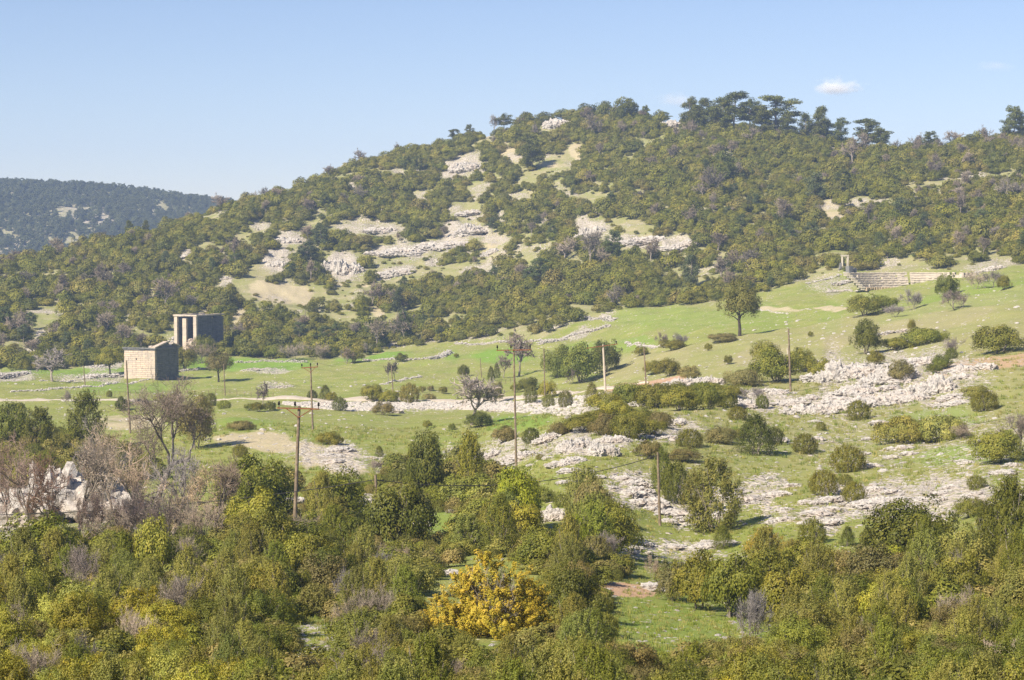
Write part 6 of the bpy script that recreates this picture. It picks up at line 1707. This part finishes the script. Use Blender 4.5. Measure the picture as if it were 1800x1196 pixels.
# big leafless tree with a leaning forked trunk
def big_bare():
    Y = 165; p = at_depth(262, Y); m_ = mpp(Y)
    root = tag(empty('bare_tree', p), 'largest leafless tree with leaning mossy trunk at left', 'tree')
    path = [(262, 948), (272, 910), (285, 870), (300, 838), (330, 828)]
    base = np.array([[(a - 262) * m_, 0, (948 - b) * m_] for a, b in path]); base[0, 2] -= .6
    gs = [tube(base, [.30, .26, .23, .20, .15], 8)]
    tw, tt = [], []
    rng = np.random.default_rng(31)
    def sub(at_, dirv, h, seed, r):
        bg, tg, t = branch_tree(seed, 1.0, .34, 5, (4, 4, 4, 4), .78, 1, .018, lean=dirv, twig=.0016, up=.22)
        gs.append((bg[0] * h + at_, bg[1])); tw.append((tg[0] * h + at_, tg[1])); tt.append(t)
    sub(base[3], (.05, .1), 175 * m_, 311, 1); sub(base[4], (.35, -.2), 120 * m_, 312, 1); sub(base[2], (-.5, .2), 125 * m_, 313, 1)
    sub(base[3], (-.35, -.2), 150 * m_, 315, 1)
    link('trunk', mesh('trunk', *cat_geo(gs), M_BARK, smooth=True), root)
    o = link('twigs', mesh('twigs', *cat_geo(tw), M_TWIG, np.concatenate(tt)), root); o.color = (0.18, .155, .135, 1)
big_bare()
for i, (px, Y, pyt, w, c, lab, kind) in enumerate((
    (45, 150, 745, 130, REDTW, 'reddish-brown leafless tree before the huge boulder, leftmost', 'bare_tree'),
    (85, 146, 780, 120, (0.13, .095, .075), 'dark-trunked leafless tree before the huge boulder', 'bare_tree'),
    (130, 152, 760, 110, TAN, 'leafless tree at the right flank of the huge boulder', 'bare_tree'),
    (200, 165, 735, 120, TAN, 'slender leafless tree between boulder and largest bare tree', 'bare_tree'),
    (170, 180, 720, 110, MAUVE, 'mauve leafless tree behind the slender one', 'bare_tree'),
    (335, 150, 800, 120, (0.24, .20, .14), 'leafless thicket tree right of the largest bare tree', 'bare_tree'),
    (370, 158, 790, 110, TAN, 'pale leafless tree at the right end of the bare thicket', 'bare_tree'),
    (300, 154, 770, 120, MAUVE, 'grey leafless tree just behind the largest one', 'bare_tree'),
    (235, 156, 760, 120, TAN, 'tan leafless tree left of the leaning trunk', 'bare_tree'),
    (265, 143, 840, 150, MAUVE, 'spreading grey thicket before the leaning trunk', 'bare_shrub'),
    (350, 141, 870, 110, TAN, 'tan thicket in front of the right bare trees', 'bare_shrub'),
    (205, 143, 870, 110, TAN, 'tan thicket beside the huge boulder', 'bare_shrub'),
    (10, 160, 760, 90, REDTW, 'reddish leafless tree cut by the left border', 'bare_tree'),
    (230, 146, 850, 120, REDTW, 'low reddish thicket at the foot of the largest bare tree', 'bare_shrub'),
    (300, 144, 860, 110, TAN, 'low grey thicket right of the largest bare tree foot', 'bare_shrub'),
    (150, 144, 850, 90, REDTW, 'low reddish thicket under the huge boulder', 'bare_shrub'),
    (1785, 118, 930, 90, TAN, 'pale leafless branches at the right edge', 'bare_shrub'),
    (650, 60, 1120, 140, MAUVE, 'mauve leafless shrub beside the bottom stone gap', 'bare_shrub'),
    (600, 80, 1045, 70, (0.30, .27, .22), 'pale grey dead branches in the middle scrub', 'bare_shrub'),
    (1320, 88, 1020, 90, MAUVE, 'grey leafless shrub at the right side of the meadow', 'bare_shrub'),
    (1150, 124, 965, 40, TAN, 'leafless bush left of the meadow hedge', 'bare_shrub'))):
    p = at_depth(px, Y); zt = ray(px, pyt)[1] * Y
    plant(kind, p, w * mpp(Y), max(zt - p.z, 1), c, lab, 'tree' if kind == 'bare_tree' else 'bush', None, 'bare_tree' if kind == 'bare_tree' else 'bare_shrub')

# ------------------------------------------------------------------ loose stones and grass tufts
def stones():
    rng = np.random.default_rng(9)
    m = 60000
    U = rng.uniform(-.31, .31, m); Y = 60 * (520 / 60) ** rng.uniform(0, 1, m); X = U * Y
    Z = base_h(X, Y); px, py = project(X, Y, Z)
    pf = patch_field(px, py, X, Y, FIELD_PATCH)
    pr = .08 + .75 * pf[R_] + .12 * (px > 980) - .08 * pf[L_] + .25 * pf[S_]
    pr *= np.clip((fbm(X / 6, Y / 6, 4, 66) - .35) * 4, .1, 1.2)
    ok = (rng.uniform(0, 1, m) < pr) & seen(X, Y, Z + .3) & ((py > np.interp(px, ex, ey)) | (Y < 450))
    X, Y = X[ok], Y[ok]; Z = hgt(X, Y); n = len(X)
    s = np.exp(rng.normal(-1.75, .5, n)) * np.clip(Y / 220, .6, 1.7); s = np.clip(s, .05, .75)
    pm = [mesh('stone', *c, M_ROCK) for c in CRAGL]
    scatter('scattered_stones', np.stack([X, Y, Z + s * .02], 1), rng.uniform(-.3, .3, (n, 3)) + np.stack([np.zeros(n), np.zeros(n), rng.uniform(0, 6.28, n)], 1),
            np.stack([s, s * .8, s * .6], 1), rng.integers(0, 6, n), pm, 'pale loose stones strewn over the grass')
    print('stones', n)
    # grass tufts
    def tuft(seed):
        r = np.random.default_rng(seed); k_ = 26
        B = np.stack([r.normal(0, .13, k_), r.normal(0, .13, k_), np.zeros(k_)], 1); a = r.uniform(0, 6.28, k_); h = r.uniform(.14, .38, k_)
        T = B + np.stack([np.cos(a) * .08, np.sin(a) * .08, h], 1); sd = np.stack([-np.sin(a) * .014, np.cos(a) * .014, np.zeros(k_)], 1)
        V = np.stack([B - sd, B + sd, T + sd * .3, T - sd * .3], 1).reshape(-1, 3)
        return V, np.arange(len(V)).reshape(-1, 4), r.uniform(0, 1, k_)
    M_G = foliage_mat("grass_blade", False, [(0.12,.17,.035),(0.17,.20,.05),(0.26,.24,.10),(0.14,.19,.04)], trans=.3)
    tm = []
    for i in range(4):
        V, F, t = tuft(i); tm.append(mesh('tuft', V, F, M_G, t))
    m = 42000
    U = rng.uniform(-.31, .31, m); Y = 50 * (330 / 50) ** rng.uniform(0, 1, m); X = U * Y; Z = hgt(X, Y); px, py = project(X, Y, Z)
    pf = patch_field(px, py, X, Y, FIELD_PATCH)
    ok = seen(X, Y, Z + .2) & (rng.uniform(0, 1, m) > pf[R_] * .8 + pf[S_]) & ((py < np.interp(px, fx, fy) + 15) | (((px - 1203) / 160) ** 2 + ((py - 1096) / 75) ** 2 < 1) | (((px - 558) / 70) ** 2 + ((py - 1128) / 60) ** 2 < 1))
    X, Y, Z = X[ok], Y[ok], Z[ok]; n = len(X); s = rng.uniform(.4, 1.1, n) * np.clip(Y / 160, .7, 1.6)
    scatter('grass', np.stack([X, Y, Z], 1), np.stack([np.zeros(n), np.zeros(n), rng.uniform(0, 6.28, n)], 1), np.stack([s, s, s * .7], 1), rng.integers(0, 4, n), tm, 'short grass tufts on the fields and slope')
    print('grass', n)
stones()

# ------------------------------------------------------------------ air and clouds
def haze():
    x, y0, y1, z0, z1 = 1850, -60, 2900, -260, 135
    V, F = boxg((0, (y0 + y1) / 2, (z0 + z1) / 2), (2 * x, y1 - y0, z1 - z0))
    m, nt, ns, ls, out = new_mat("haze")
    v = N(ns, "ShaderNodeVolumePrincipled"); v.inputs['Color'].default_value = (0.46, 0.62, 1.0, 1); v.inputs['Density'].default_value = 0.00017
    v.inputs['Anisotropy'].default_value = 0.0
    ls.new(v.outputs[0], out.inputs['Volume'])
    tag(link('haze', mesh('haze', V, F, m)), kind='stuff')
haze()
def cloud(px, py, wpx, hpx, dens, label, D=5200, seed=0):
    c = W3(px, py, D); m_ = mpp(D)
    V, F = ico(3); V = V * np.array([wpx * m_ / 2, wpx * m_ * .3, hpx * m_ / 2])
    m, nt, ns, ls, out = new_mat("cloud")
    tc = N(ns, "ShaderNodeTexCoord")
    mp = N(ns, "ShaderNodeMapping"); mp.inputs['Scale'].default_value = (2 / (wpx * m_), 1 / (wpx * m_ * .3), 2 / (hpx * m_)); ls.new(tc.outputs['Object'], mp.inputs['Vector'])
    ln = N(ns, "ShaderNodeVectorMath"); ln.operation = 'LENGTH'; ls.new(mp.outputs[0], ln.inputs[0])
    mp2 = N(ns, "ShaderNodeMapping"); mp2.inputs['Location'].default_value = (seed * 3.1, 0, seed); mp2.inputs['Scale'].default_value = (1.3, 1.3, .9); ls.new(mp.outputs[0], mp2.inputs['Vector'])
    nz = noise_n(ns, ls, mp2.outputs[0], 1.6, 5, .6)
    d = mth(ns, ls, 'SUBTRACT', mth(ns, ls, 'ADD', mth(ns, ls, 'MULTIPLY', nz, 1.5), -.15), ln.outputs['Value'])
    d = mth(ns, ls, 'MULTIPLY', mth(ns, ls, 'MAXIMUM', d, 0.0), dens)
    v = N(ns, "ShaderNodeVolumePrincipled"); v.inputs['Color'].default_value = (1, 1, 1, 1); ls.new(d, v.inputs['Density']); v.inputs['Anisotropy'].default_value = -.35
    ls.new(v.outputs[0], out.inputs['Volume'])
    tag(link('cloud', mesh('cloud', V, F, m), None, c), label, 'cloud')
cloud(1470, 153, 130, 52, .12, 'small bright white cloud above the skyline pines', seed=2)
cloud(1188, 176, 110, 46, .03, 'faint pinkish cloud behind the left summit pines', seed=5)
cloud(1750, 117, 110, 30, .012, 'very faint cloud wisp at the upper right', seed=8)

finish_labels()
